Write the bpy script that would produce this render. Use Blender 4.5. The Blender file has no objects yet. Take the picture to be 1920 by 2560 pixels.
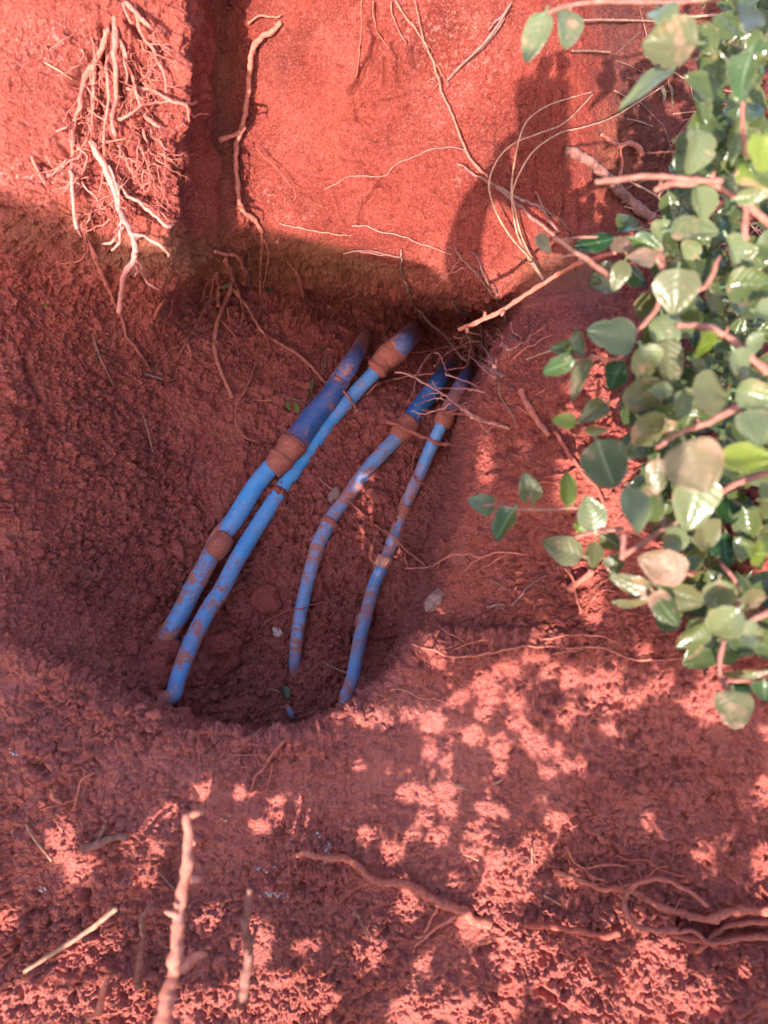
import bpy, math, random
import numpy as np
from mathutils import Vector
from mathutils.bvhtree import BVHTree
R_ = math.radians
random.seed(7); RNG = np.random.default_rng(7)
S = bpy.context.scene; COL = S.collection
# ------------------------------------------------------------------ camera
PITCH = R_(58); FPX = 1750.0; CAMZ = 1.3
CP = np.array([0.0, 0.0, CAMZ])
FW = np.array([0, math.cos(PITCH), -math.sin(PITCH)]); UP = np.array([0, math.sin(PITCH), math.cos(PITCH)]); RT = np.array([1.0, 0, 0])
cam = bpy.data.cameras.new('camera'); co = bpy.data.objects.new('camera', cam); COL.objects.link(co)
co.location = CP; co.rotation_euler = (R_(90) - PITCH, 0, 0)
cam.sensor_fit = 'VERTICAL'; cam.sensor_height = 36; cam.lens = FPX / 2560 * 36
cam.clip_start = 0.02; cam.clip_end = 500
cam.dof.use_dof = True; cam.dof.focus_distance = 1.12; cam.dof.aperture_fstop = 3.6
S.camera = co
# ------------------------------------------------------------------ light
ANTI = (1387, 276)                                   # pixel of the antisolar point
def pdir(px, py): return FW + RT * ((px - 960) / FPX) + UP * ((1280 - py) / FPX)
SD = pdir(*ANTI); SD = SD / np.linalg.norm(SD)       # the way the sunlight travels
S_EL = math.asin(-SD[2]); S_AZ = math.atan2(-SD[0], -SD[1])
w = bpy.data.worlds.new('World'); S.world = w; w.use_nodes = True
nt = w.node_tree; sky = nt.nodes.new('ShaderNodeTexSky'); sky.sky_type = 'NISHITA'; sky.sun_disc = False
sky.sun_elevation = S_EL; sky.sun_rotation = S_AZ; sky.dust_density = 2.5
nt.links.new(sky.outputs[0], nt.nodes['Background'].inputs[0]); nt.nodes['Background'].inputs[1].default_value = 0.15
sl = bpy.data.lights.new('sun', 'SUN'); sl.energy = 3.3; sl.angle = R_(0.5); sl.color = (1, .93, .84)
so = bpy.data.objects.new('sun', sl); COL.objects.link(so); so.location = (-1, -3, 4)
so.rotation_euler = Vector(SD).to_track_quat('-Z', 'Y').to_euler()
S.view_settings.view_transform = 'Standard'; S.view_settings.look = 'None'; S.view_settings.gamma = 1
S.view_settings.exposure = 2.0
S.cycles.max_bounces = 6; S.cycles.use_denoising = True
# sun plane axes
E1 = RT - SD * (RT @ SD); E1 /= np.linalg.norm(E1); E2 = np.cross(E1, SD)
if E2 @ UP < 0: E2 = -E2
# ------------------------------------------------------------------ numpy noise
def hsh(i, j, k, s):
    n = (i.astype(np.int64) * 374761393 + j.astype(np.int64) * 668265263 + k.astype(np.int64) * 2147483647 * 3 + s * 974711) & 0xFFFFFFFF
    n = ((n ^ (n >> 13)) * 1274126177) & 0xFFFFFFFF
    n = ((n ^ (n >> 16)) * 2246822519) & 0xFFFFFFFF
    return ((n ^ (n >> 15)) & 0xFFFFFF).astype(np.float32) / 16777216.0
def vnoise(P, sc, seed=0):
    Q = P / sc; F = np.floor(Q); f = (Q - F).astype(np.float32); I = F.astype(np.int64); f = f * f * (3 - 2 * f)
    out = np.zeros(len(P), np.float32)
    for a in (0, 1):
        wa = f[:, 0] if a else 1 - f[:, 0]
        for b in (0, 1):
            wb = f[:, 1] if b else 1 - f[:, 1]
            for c in (0, 1):
                wc = f[:, 2] if c else 1 - f[:, 2]
                out += wa * wb * wc * hsh(I[:, 0] + a, I[:, 1] + b, I[:, 2] + c, seed)
    return out * 2 - 1
def fbm(P, sc, oct=3, seed=0):
    o = 0; a = 1; t = 0
    for i in range(oct):
        o = o + a * vnoise(P, sc, seed + i * 17); t += a; a *= .5; sc *= .5
    return o / t
def worley(P, sc, seed=0):
    """F1 distance (cell units) with jittered points and a random value of the nearest cell, plus F2."""
    Q = P / sc; F = np.floor(Q - .5).astype(np.int64)
    d1 = np.full(len(P), 9, np.float32); d2 = d1.copy(); rv = np.zeros(len(P), np.float32)
    for a in (0, 1):
        for b in (0, 1):
            for c in (0, 1):
                X, Y, Z = F[:, 0] + a, F[:, 1] + b, F[:, 2] + c
                r0 = hsh(X, Y, Z, seed)
                dx = X + .15 + .7 * r0 - Q[:, 0]; dy = Y + .15 + .7 * hsh(X, Y, Z, seed + 1) - Q[:, 1]; dz = Z + .15 + .7 * hsh(X, Y, Z, seed + 2) - Q[:, 2]
                d = np.sqrt(dx * dx + dy * dy + dz * dz).astype(np.float32)
                m = d < d1
                d2 = np.where(m, d1, np.minimum(d2, d)); rv = np.where(m, r0, rv); d1 = np.where(m, d, d1)
    return d1, d2, rv
# ------------------------------------------------------------------ terrain control net (px, py, t)
NET = [
 # beyond the bottom edge
 [(-700,3300,0.790),(0,3300,0.790),(250,3300,0.790),(430,3300,0.790),(530,3300,0.790),(640,3300,0.790),(760,3300,0.790),(900,3300,0.790),(1000,3300,0.790),(1100,3300,0.790),(1400,3300,0.785),(1650,3300,0.780),(1920,3300,0.770),(2600,3300,0.760)],
 [(-700,2560,0.835),(0,2560,0.845),(250,2560,0.850),(430,2560,0.850),(530,2560,0.855),(640,2560,0.855),(760,2560,0.855),(900,2560,0.855),(1000,2560,0.850),(1100,2560,0.845),(1400,2560,0.835),(1650,2560,0.825),(1920,2560,0.815),(2600,2560,0.775)],
 [(-700,2250,0.860),(0,2250,0.880),(250,2250,0.885),(430,2250,0.890),(530,2250,0.890),(640,2250,0.890),(760,2250,0.885),(900,2250,0.880),(1000,2250,0.880),(1100,2250,0.875),(1400,2250,0.860),(1650,2250,0.840),(1920,2250,0.830),(2600,2250,0.770)],
 [(-700,1960,0.865),(0,1960,0.890),(250,1980,0.895),(430,1990,0.890),(530,1990,0.890),(640,1990,0.890),(760,1980,0.890),(900,1970,0.885),(1000,1950,0.885),(1100,1930,0.880),(1400,1920,0.855),(1650,1920,0.825),(1920,1920,0.785),(2600,1920,0.715)],
 # rim of the pit
 [(-700,1500,.88),(0,1600,.93),(250,1735,.92),(430,1795,.90),(530,1812,.90),(640,1832,.89),(760,1825,.89),(870,1775,.89),(965,1700,.90),(1065,1600,.91),(1400,1600,.86),(1650,1600,.82),(1920,1600,.76),(2600,1600,.66)],
 [(-700,1450,0.900),(0,1560,0.950),(250,1712,0.985),(430,1790,1.110),(530,1812,1.120),(640,1832,1.130),(750,1830,1.130),(860,1785,1.130),(955,1695,1.120),(1075,1570,0.960),(1400,1570,0.870),(1650,1570,0.820),(1920,1570,0.760),(2600,1570,0.660)],
 [(-700,1300,0.930),(0,1400,0.992),(250,1520,1.088),(400,1560,1.155),(500,1570,1.177),(640,1570,1.185),(800,1560,1.175),(930,1540,1.165),(1045,1490,1.145),(1130,1450,0.940),(1400,1400,0.880),(1650,1400,0.820),(1920,1400,0.760),(2600,1400,0.660)],
 [(-700,1150,0.950),(0,1200,1.012),(250,1280,1.118),(400,1310,1.175),(500,1310,1.207),(640,1310,1.225),(840,1300,1.225),(1000,1290,1.225),(1110,1270,1.205),(1165,1240,0.910),(1400,1200,0.860),(1650,1200,0.840),(1920,1200,0.800),(2600,1200,0.700)],
 [(-700,1000,0.950),(0,1000,1.012),(250,1050,1.128),(400,1060,1.210),(500,1065,1.252),(640,1060,1.280),(860,1050,1.290),(1050,1040,1.300),(1160,1030,1.280),(1200,1010,0.920),(1400,980,0.860),(1650,980,0.860),(1920,980,0.860),(2600,980,0.750)],
 [(-700,850,0.950),(0,850,1.012),(250,880,1.118),(400,890,1.230),(500,890,1.282),(640,890,1.350),(880,880,1.450),(1100,890,1.530),(1210,900,1.520),(1268,880,0.940),(1420,850,0.900),(1650,850,0.950),(1920,850,0.950),(2600,850,0.850)],
 [(-700,700,0.940),(0,720,0.990),(250,760,1.070),(400,770,1.150),(500,722,1.350),(640,705,1.460),(880,745,1.630),(1100,785,1.740),(1240,795,1.680),(1325,770,1.030),(1440,740,1.010),(1650,740,1.080),(1920,740,1.060),(2600,740,0.950)],
 [(-700,590,0.920),(0,600,0.960),(250,650,0.970),(430,690,1.000),(540,640,1.110),(640,612,1.180),(880,665,1.200),(1100,738,1.240),(1230,762,1.240),(1345,715,1.120),(1450,670,1.110),(1650,640,1.160),(1920,640,1.160),(2600,640,1.050)],
 [(-700,500,.90),(0,520,.92),(250,570,.925),(430,615,.935),(545,570,1.10),(640,535,1.15),(880,588,1.13),(1100,670,1.12),(1225,720,1.13),(1345,655,1.12),(1460,590,1.12),(1650,540,1.22),(1920,540,1.24),(2600,540,1.1)],
 [(-700,300,.88),(0,300,.89),(250,300,.89),(462,300,.915),(538,300,1.13),(640,300,1.13),(880,300,1.07),(1100,300,1.06),(1230,300,1.06),(1345,300,1.07),(1480,300,1.11),(1650,300,1.32),(1920,300,1.38),(2600,300,1.25)],
 [(-700,0,.84),(0,0,.85),(250,0,.86),(470,0,.885),(540,0,1.06),(640,0,1.05),(880,0,.99),(1100,0,.98),(1230,0,.98),(1345,0,1.0),(1430,0,1.06),(1650,0,1.38),(1920,0,1.5),(2600,0,1.4)],
 [(-700,-280,.79),(0,-280,.80),(250,-280,.81),(465,-280,.83),(530,-280,.97),(640,-280,.96),(880,-280,.91),(1100,-280,.90),(1230,-280,.90),(1345,-280,.93),(1430,-280,1.02),(1650,-280,1.4),(1920,-280,1.7),(2600,-280,1.8)],
 [(-700,-440,.84),(0,-440,.85),(250,-440,.86),(465,-440,.88),(530,-440,1.0),(640,-440,1.0),(880,-440,.97),(1100,-440,.97),(1230,-440,.98),(1345,-440,1.05),(1430,-440,1.15),(1650,-440,1.6),(1920,-440,2.0),(2600,-440,2.4)],
 [(-700,-640,1.6),(0,-640,1.6),(250,-640,1.6),(465,-640,1.6),(530,-640,1.65),(640,-640,1.65),(880,-640,1.65),(1100,-640,1.65),(1230,-640,1.7),(1345,-640,1.75),(1430,-640,1.85),(1650,-640,2.2),(1920,-640,2.8),(2600,-640,3.6)],
]
NET = np.array(NET, float)                       # rows x cols x 3
def unproj(px, py, t):
    px = np.asarray(px, float); py = np.asarray(py, float); t = np.asarray(t, float)
    return CP + t[..., None] * (FW + RT * ((px - 960) / FPX)[..., None] + UP * ((1280 - py) / FPX)[..., None])
def project(P):
    d = P - CP; z = d @ FW
    return 960 + FPX * (d @ RT) / z, 1280 - FPX * (d @ UP) / z, z
W3 = unproj(NET[..., 0], NET[..., 1], NET[..., 2])
rows_n = [50,180,170,86,60,130,150,140,100,76,66,50,150,170,50,16,16]
cols_n = [44,140,100,62,60,125,125,75,50,118,118,118,44]
def lerp_axis(A, ns, axis):
    A = np.moveaxis(A, axis, 0); out = []
    for i, n in enumerate(ns):
        f = (np.arange(n) / n)[(...,) + (None,) * (A.ndim - 1)]
        out.append(A[i] * (1 - f) + A[i + 1] * f)
    out.append(A[-1:]); return np.moveaxis(np.concatenate(out, 0), 0, axis)
G = lerp_axis(lerp_axis(W3, rows_n, 0), cols_n, 1)
def blur(A, r, axis):
    A = np.moveaxis(A, axis, 0); k = np.exp(-.5 * (np.arange(-2 * r, 2 * r + 1) / r) ** 2); k /= k.sum()
    B = np.zeros_like(A); n = len(A)
    # reflect about the end so that the border stays put
    lo = 2 * A[:1] - A[1:2 * r + 1][::-1]; hi = 2 * A[-1:] - A[-2 * r - 1:-1][::-1]
    Pd = np.concatenate([lo, A, hi], 0)
    for i, kk in enumerate(k): B += kk * Pd[i:i + n]
    return np.moveaxis(B, 0, axis)
G = blur(blur(G, 7, 0), 6, 1)
NR, NC = G.shape[:2]
def normals(G):
    du = np.gradient(G, axis=0); dv = np.gradient(G, axis=1); n = np.cross(dv, du)
    return n / (np.linalg.norm(n, axis=2, keepdims=True) + 1e-12)
N = normals(G)
if (N[NR // 3, NC // 2] @ (CP - G[NR // 3, NC // 2])) < 0: N = -N
P = G.reshape(-1, 3); Nf = N.reshape(-1, 3)
PX, PY, PT = project(P)
def gs(cx, cy, rx, ry, p=2): return np.exp(-(np.abs((PX - cx) / rx) ** p + np.abs((PY - cy) / ry) ** p))
def sst(x, a, b):
    t = np.clip((x - a) / (b - a), 0, 1); return t * t * (3 - 2 * t)
# where the soil is crumbly (1) or a clean spade-cut face (0)
wallcut = sst(PX, 600, 660) * (1 - sst(PX, 1480, 1580)) * (1 - sst(PY, 560 + (PX - 640) * .22, 660 + (PX - 640) * .22))
sidecut = gs(520, 250, 75, 420, 4)
leftcut = gs(40, 200, 150, 300, 4)
bankcut = gs(1330, 1080, 150, 300, 4) * .6
rough = 1 - .80 * np.clip(wallcut + .75 * sidecut + .6 * leftcut + bankcut, 0, 1)
rough *= 1 - .55 * gs(760, 1960, 260, 90, 2) - .5 * gs(1120, 1930, 130, 330, 2)
rough = rough * np.clip(.9 + .9 * fbm(P, .10, 3, 33) + .3 * gs(1700, 2050, 330, 380, 3), .5, 1.25)
pitz = gs(620, 1250, 420, 480, 4)
rootzone = gs(300, 230, 150, 260, 3) + .7 * gs(230, 560, 220, 70, 2)
coarse = .35 + .65 * np.clip(gs(420, 1450, 420, 330, 2) + gs(1750, 2150, 420, 380, 3) + gs(150, 2250, 320, 280, 2) + gs(1500, 2480, 600, 140, 2) + .7 * gs(900, 1300, 300, 350, 2), 0, 1)
vis = (PX > -250) & (PX < 2200) & (PY > -300) & (PY < 2900)
h = fbm(P, .11, 3, 3) * (.010 + .006 * rough) + fbm(P, .03, 3, 11) * (.0018 + .0045 * rough)
warp = P + np.stack([fbm(P, .012, 2, 40 + i) for i in range(3)], 1) * .009
d1, d2, rv = worley(warp, .021, 5)
present = sst(rv, .35, .55)
h += coarse * rough * .0062 * np.clip((d2 - d1) * 2.6, 0, 1) * (.3 + .7 * rv)
h += coarse * rough * (.0045 * np.clip(1 - d1 * 1.35, 0, 1) ** .6 * present)
d1, d2, rv2 = worley(warp, .0084, 15)
crumbs = np.clip(1 - d1 * 1.25, 0, 1) ** .5
h += (.25 + .75 * rough) * .0072 * crumbs * (.1 + .9 * rv2 ** 1.3) * (.55 + .45 * np.clip(1 + 2.2 * fbm(P, .03, 2, 61), 0, 1.6)) * (1 - .55 * wallcut)
h -= rough * .0042 * np.clip(1 - np.abs(fbm(P, .011, 3, 51)) * 6, 0, 1) * (fbm(P, .05, 2, 52) > -.15)
d1, d2, rv3 = worley(P + (warp - P) * .8 + fbm(P, .004, 2, 57)[:, None] * .0012, .0050, 25)
h += rough * .0026 * fbm(P, .0055, 3, 58)
d4, d5, rv4 = worley(P + (warp - P) * .5, .013, 125)
h += np.clip(rough, 0, 1) * .0060 * np.clip((d5 - d4) * 3.2, 0, 1) * sst(rv4, .45, .7)
h += .0038 * np.clip(1 - d1 * 1.2, 0, 1) ** .6 * (.15 + .85 * rough) * (rv3 ** 1.2) * np.clip(.7 + 2 * fbm(P, .02, 2, 66), .1, 1.3)
h -= .007 * np.clip(-fbm(P, .022, 3, 71) * 2 - .35, 0, 1) * rough
h += pitz * (.010 * fbm(P, .045, 4, 72) + .004 * fbm(P, .012, 3, 73))
d1, d2, rv = worley(warp, .034, 75)
h += pitz * .008 * np.clip((d2 - d1) * 2.2, 0, 1) * rv
h += rootzone * (.030 * fbm(P * [1, 1, .5], .020, 3, 77) - .010)
d1, d2, rv = worley(warp, .014, 95)
h += rootzone * (.009 * np.clip(1 - d1 * 1.3, 0, 1) ** .6)
# streaky spade marks on the cut faces
h += wallcut * (.0030 * fbm(P, .008, 4, 92) + .004 * fbm(P, .05, 3, 93)) - wallcut * .0035 * np.clip(fbm(P, .013, 3, 94) * 3 - 1.0, 0, 1)
h += (wallcut * .0014 + sidecut * .0035) * fbm(P * [1, 1, .35], .012, 3, 91)
h += gs(1280, 1080, 110, 420, 3) * (.020 * fbm(P, .07, 4, 99) + .006 * fbm(P, .016, 2, 96))
h += gs(490, 300, 60, 360, 4) * (.034 * fbm(P, .07, 3, 97) + .010 * fbm(P, .02, 2, 98))
# cracks and holes in the cut wall
def groove(pts, wpx, dep):
    global h
    m = np.full(len(PX), 1e9)
    for (x0, y0), (x1, y1) in zip(pts, pts[1:]):
        sel = (PX > min(x0, x1) - 20) & (PX < max(x0, x1) + 20) & (PY > min(y0, y1) - 20) & (PY < max(y0, y1) + 20)
        i = np.nonzero(sel)[0]; dx, dy = x1 - x0, y1 - y0
        u = np.clip(((PX[i] - x0) * dx + (PY[i] - y0) * dy) / (dx * dx + dy * dy), 0, 1)
        jig = 5 * vnoise(P[i], .012, 5)
        m[i] = np.minimum(m[i], np.hypot(PX[i] - x0 - u * dx + jig, PY[i] - y0 - u * dy + jig * .5))
    h = h - dep * np.exp(-(m / wpx) ** 2)
for pts, wd, dp in [
  ([(958,440),(935,478),(905,512),(892,560)], 3, .007), ([(905,500),(910,560)], 2.4, .004),
  ([(835,470),(850,530),(862,555)], 2.2, .003), ([(925,60),(945,95),(930,140),(905,180),(880,230)], 8, .013), ([(936,0),(938,70)], 5, .008),
  ([(885,250),(893,300)], 3, .005), ([(980,110),(1000,150),(995,200)], 5, .007), ([(1030,120),(1040,170)], 5, .006), ([(965,150),(966,210)], 4, .006),
  ([(755,270),(810,315)], 2.4, .003), ([(1530,365),(1520,395),(1500,405)], 4, .008), ([(505,115),(530,225),(480,270)], 3, .004),
  ([(250,60),(262,120),(235,160)], 11, .018), ([(330,60),(400,120)], 12, .016), ([(215,130),(180,200)], 12, .014), ([(345,180),(395,250)], 12, .014),
  ([(235,200),(245,270)], 8, .014), ([(205,270),(200,330)], 8, .012), ([(300,190),(310,280)], 6, .012), ([(0,525),(60,560),(130,600),(170,640)], 14, .016),
  ([(140,340),(165,385)], 10, .014), ([(80,395),(130,420)], 5, .01), ([(1290,300),(1245,330),(1235,360)], 7, .004),
  ([(1455,470),(1460,560),(1440,590)], 9, .008), ([(1415,500),(1425,570)], 6, .006),
  ([(60,900),(100,1000)], 8, .01), ([(120,1930),(90,1900)], 12, .012), ([(225,2230),(235,2300)], 10, .009), ([(1240,2360),(1200,2378)], 8, .008),
  ([(1350,2470),(1400,2500)], 8, .009), ([(1390,2450),(1460,2400)], 7, .008), ([(400,1800),(500,1812)], 8, .01), ([(1700,2300),(1900,2330)], 16, .014),
  ([(1520,2370),(1560,2450)], 8, .007)]:
    groove(pts, max(wd, 3.4), dp * 1.3)
for k in range(26):
    x, y = random.uniform(660, 1280), random.uniform(20, 560); a = random.uniform(0, 6.28) ; a = random.gauss(1.5, .5) if k % 3 else a; pts = [(x, y)]
    for j in range(3): a += random.gauss(0, .5); pts.append((pts[-1][0] + 24 * math.cos(a), pts[-1][1] + 24 * math.sin(a)))
    groove(pts, random.uniform(2.0, 3.6), random.uniform(.002, .006))
h -= np.clip(rough, 0, 1) * (.004 + .006 * pitz) * sst(-fbm(P, .010, 3, 63), .20, .42) + wallcut * .004 * sst(-fbm(P, .008, 3, 64), .25, .42)
h = np.where(vis, h, h * .6)
D = P + Nf * h[:, None]
G2 = D.reshape(NR, NC, 3)
# outer ground, coarse, in the same sheet: copies of the border pushed out to the horizon
def ext(G2):
    steps = [.3, 1, 3, 12, 60, 250]
    top = [G2[-1:] + np.array([0, s, .02 * s]) for s in steps]; bot = [G2[:1] + np.array([0, -s, .01 * s]) for s in steps]
    A = np.concatenate(bot[::-1] + [G2] + top, 0)
    rt = [A[:, -1:] + np.array([s, 0, .01 * s]) for s in steps]; lf = [A[:, :1] + np.array([-s, 0, .01 * s]) for s in steps]
    return np.concatenate(lf[::-1] + [A] + rt, 1)
GE = ext(G2); k_ = 6; ER, EC = GE.shape[:2]
# ------------------------------------------------------------------ mesh / object helpers
def link_mesh(name, V, F, mat=None, parent=None, smooth=True, attrs=None):
    me = bpy.data.meshes.new(name)
    V = np.asarray(V, np.float32); 
    if isinstance(F, np.ndarray):
        me.vertices.add(len(V)); me.vertices.foreach_set('co', V.ravel())
        n, k = F.shape; me.loops.add(n * k); me.loops.foreach_set('vertex_index', F.ravel().astype(np.int32))
        me.polygons.add(n); me.polygons.foreach_set('loop_start', np.arange(0, n * k, k, dtype=np.int32))
        me.update(calc_edges=True)
    else:
        me.from_pydata(V.tolist(), [], F)
    if smooth: me.polygons.foreach_set('use_smooth', np.ones(len(me.polygons), bool))
    for an, av in (attrs or {}).items():
        a = me.attributes.new(an, 'FLOAT', 'POINT'); a.data.foreach_set('value', np.asarray(av, np.float32))
    me.validate()
    o = bpy.data.objects.new(name, me); COL.objects.link(o)
    if mat: me.materials.append(mat)
    if parent: o.parent = parent
    return o
def tag(o, label=None, cat=None, group=None, kind=None):
    if label: o['label'] = label
    if cat: o['category'] = cat
    if group: o['group'] = group
    if kind: o['kind'] = kind
    return o
def empty(name, loc=(0, 0, 0)):
    o = bpy.data.objects.new(name, None); COL.objects.link(o); o.empty_display_size = .02; return o
# ------------------------------------------------------------------ materials
def new_mat(name):
    m = bpy.data.materials.new(name); m.use_nodes = True; n = m.node_tree; return m, n, n.nodes['Principled BSDF'], n.nodes, n.links
def nz(N_, L_, scale, detail=4, rough_=.55, vec=None, typ='noise'):
    t = N_.new('ShaderNodeTexNoise' if typ == 'noise' else 'ShaderNodeTexVoronoi'); t.inputs['Scale'].default_value = scale
    if typ == 'noise': t.inputs['Detail'].default_value = detail; t.inputs['Roughness'].default_value = rough_
    if vec: L_.new(vec, t.inputs['Vector'])
    return t
def ramp(N_, L_, src, stops):
    r = N_.new('ShaderNodeValToRGB'); e = r.color_ramp.elements
    while len(e) < len(stops): e.new(.5)
    for i, (p, c) in enumerate(stops):
        e[i].position = p; e[i].color = (*c, 1) if len(c) == 3 else c
    L_.new(src, r.inputs[0]); return r
def mix(N_, L_, a, b, f, mode='MIX'):
    m = N_.new('ShaderNodeMix'); m.data_type = 'RGBA'; m.blend_type = mode
    for s, i in ((a, 6), (b, 7)):
        if isinstance(s, tuple): m.inputs[i].default_value = (*s, 1)
        else: L_.new(s, m.inputs[i])
    if isinstance(f, float): m.inputs[0].default_value = f
    else: L_.new(f, m.inputs[0])
    return m.outputs[2]
def attr(N_, nm):
    a = N_.new('ShaderNodeAttribute'); a.attribute_name = nm; return a.outputs['Fac']
def soil_mat():
    m, n, b, N_, L_ = new_mat('red_soil')
    tc = N_.new('ShaderNodeTexCoord').outputs['Object']
    big = nz(N_, L_, 9, 5, .6, tc); med = nz(N_, L_, 60, 5, .65, tc); fine = nz(N_, L_, 300, 7, .8, tc)
    c = ramp(N_, L_, big.outputs[0], [(.3, SOIL_D), (.5, SOIL_M), (.7, SOIL_L)]).outputs[0]
    c = mix(N_, L_, c, (.30, .052, .035), ramp(N_, L_, med.outputs[0], [(.45, (0, 0, 0)), (.75, (.6, .6, .6))]).outputs[0])
    c = mix(N_, L_, c, (.72, .25, .20), ramp(N_, L_, fine.outputs[0], [(.53, (0, 0, 0)), (.66, (.75,) * 3)]).outputs[0])
    c = mix(N_, L_, c, (.10, .016, .014), ramp(N_, L_, fine.outputs[0], [(.34, (.9,) * 3), (.47, (0,) * 3)]).outputs[0])
    big2 = nz(N_, L_, 22, 6, .7, tc)
    c = mix(N_, L_, c, (.46, .16, .125), ramp(N_, L_, big2.outputs[0], [(.55, (0,) * 3), (.72, (.5,) * 3)]).outputs[0])
    # ochre tint, partly penumbra painted into the soil, pale mineral dust, dark humus
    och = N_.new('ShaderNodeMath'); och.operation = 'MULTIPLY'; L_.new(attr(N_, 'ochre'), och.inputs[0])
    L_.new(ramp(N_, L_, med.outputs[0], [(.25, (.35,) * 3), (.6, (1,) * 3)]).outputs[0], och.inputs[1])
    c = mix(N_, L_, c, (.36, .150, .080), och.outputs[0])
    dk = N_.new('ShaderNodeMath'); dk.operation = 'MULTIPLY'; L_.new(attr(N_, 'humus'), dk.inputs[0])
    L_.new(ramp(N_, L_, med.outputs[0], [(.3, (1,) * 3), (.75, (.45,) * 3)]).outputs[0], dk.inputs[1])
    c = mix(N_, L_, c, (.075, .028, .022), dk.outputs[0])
    pl = N_.new('ShaderNodeMath'); pl.operation = 'MULTIPLY'; L_.new(attr(N_, 'pale'), pl.inputs[0])
    spk = nz(N_, L_, 150, 3, .7, tc)
    L_.new(ramp(N_, L_, spk.outputs[0], [(.52, (0,) * 3), (.68, (1,) * 3)]).outputs[0], pl.inputs[1])
    c = mix(N_, L_, c, (.75, .45, .42), pl.outputs[0])
    # glinting grains of quartz
    g = nz(N_, L_, 700, typ='v', vec=tc)
    gl = ramp(N_, L_, g.outputs['Distance'], [(.06, (1,) * 3), (.10, (0,) * 3)])
    gsel = ramp(N_, L_, g.outputs['Color'], [(.93, (0,) * 3), (.94, (1,) * 3)])
    gm = N_.new('ShaderNodeMath'); gm.operation = 'MULTIPLY'; L_.new(gl.outputs[0], gm.inputs[0]); L_.new(gsel.outputs[0], gm.inputs[1])
    c = mix(N_, L_, c, (.8, .6, .55), gm.outputs[0])
    lit_wall_dim = N_.new('ShaderNodeMath'); lit_wall_dim.operation = 'MULTIPLY'; L_.new(attr(N_, 'lit_wall_dim'), lit_wall_dim.inputs[0]); lit_wall_dim.inputs[1].default_value = 1.0
    c = mix(N_, L_, c, (.66, .50, .46), lit_wall_dim.outputs[0], 'MULTIPLY')  # mutes the wall soil to balance sunlit against shaded brightness
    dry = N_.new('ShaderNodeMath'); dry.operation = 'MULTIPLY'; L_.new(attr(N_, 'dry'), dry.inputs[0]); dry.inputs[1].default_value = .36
    c = mix(N_, L_, c, (.90, .30, .25), dry.outputs[0])  # loose dry soil, paled further to lift the shaded foreground
    L_.new(c, b.inputs['Base Color']); b.inputs['Roughness'].default_value = .93; b.inputs['Specular IOR Level'].default_value = .2
    # fine relief
    v = nz(N_, L_, 330, typ='v', vec=tc); ad = N_.new('ShaderNodeMath'); ad.operation = 'MULTIPLY_ADD'
    L_.new(v.outputs['Distance'], ad.inputs[0]); ad.inputs[1].default_value = -.35; L_.new(fine.outputs[0], ad.inputs[2])
    bp = N_.new('ShaderNodeBump'); bp.inputs['Strength'].default_value = 1.0; bp.inputs['Distance'].default_value = .0055
    L_.new(ad.outputs[0], bp.inputs['Height']); L_.new(bp.outputs[0], b.inputs['Normal'])
    return m
SOIL_D = (.27, .057, .046); SOIL_M = (.41, .086, .065); SOIL_L = (.54, .132, .100)
M_SOIL = soil_mat()
def simple(name, col, col2=None, sc=200, rough_=.8, bump=.0006, stretch=None, spec=.3):
    m, n, b, N_, L_ = new_mat(name); tc = N_.new('ShaderNodeTexCoord').outputs['Object']
    t = nz(N_, L_, sc, 4, .65, tc)
    c = ramp(N_, L_, t.outputs[0], [(.35, col2 or tuple(x * .6 for x in col)), (.62, col)])
    L_.new(c.outputs[0], b.inputs['Base Color']); b.inputs['Roughness'].default_value = rough_; b.inputs['Specular IOR Level'].default_value = spec
    bp = N_.new('ShaderNodeBump'); bp.inputs['Distance'].default_value = bump; L_.new(t.outputs[0], bp.inputs['Height']); L_.new(bp.outputs[0], b.inputs['Normal'])
    return m
M_ROOT = simple('root_bark', (.46, .15, .105), (.32, .07, .05), 260, .88, .0012)
M_ROOTR = simple('soil_coated_root', (.40, .10, .07), (.28, .06, .042), 160, .9)
M_ROOTP = simple('pale_root', (.52, .165, .125), (.40, .09, .068), 260, .88, .0012); M_ROOTW = simple('white_root', (.55, .235, .19), (.45, .14, .11), 200, .8, .001)
M_ROOTG = simple('grey_root', (.27, .13, .11), (.17, .065, .052), 160, .8)
M_WOOD = simple('weathered_wood', (.28, .12, .095), (.15, .05, .04), 90, .8, .0015)
M_STRAW = simple('dry_straw', (.42, .22, .14), (.30, .12, .08), 120, .6)
M_NEEDLE = simple('brown_needle', (.26, .11, .08), (.14, .055, .04), 120, .6)
M_BARKS = simple('twig_bark', (.30, .125, .095), (.18, .065, .05), 200, .7, .0008)
M_STUB = simple('pale_stub_bark', (.52, .21, .15), (.40, .12, .08), 60, .8, .001)
M_STONE = simple('grey_stone', (.30, .17, .15), (.20, .085, .07), 120, .85, .001)
M_CLOD = simple('red_clod', (.43, .083, .058), (.33, .058, .042), 220, .95, .0012)
M_PAINT = simple('white_flake', (.62, .62, .68), (.5, .38, .4), 300, .7)
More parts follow.
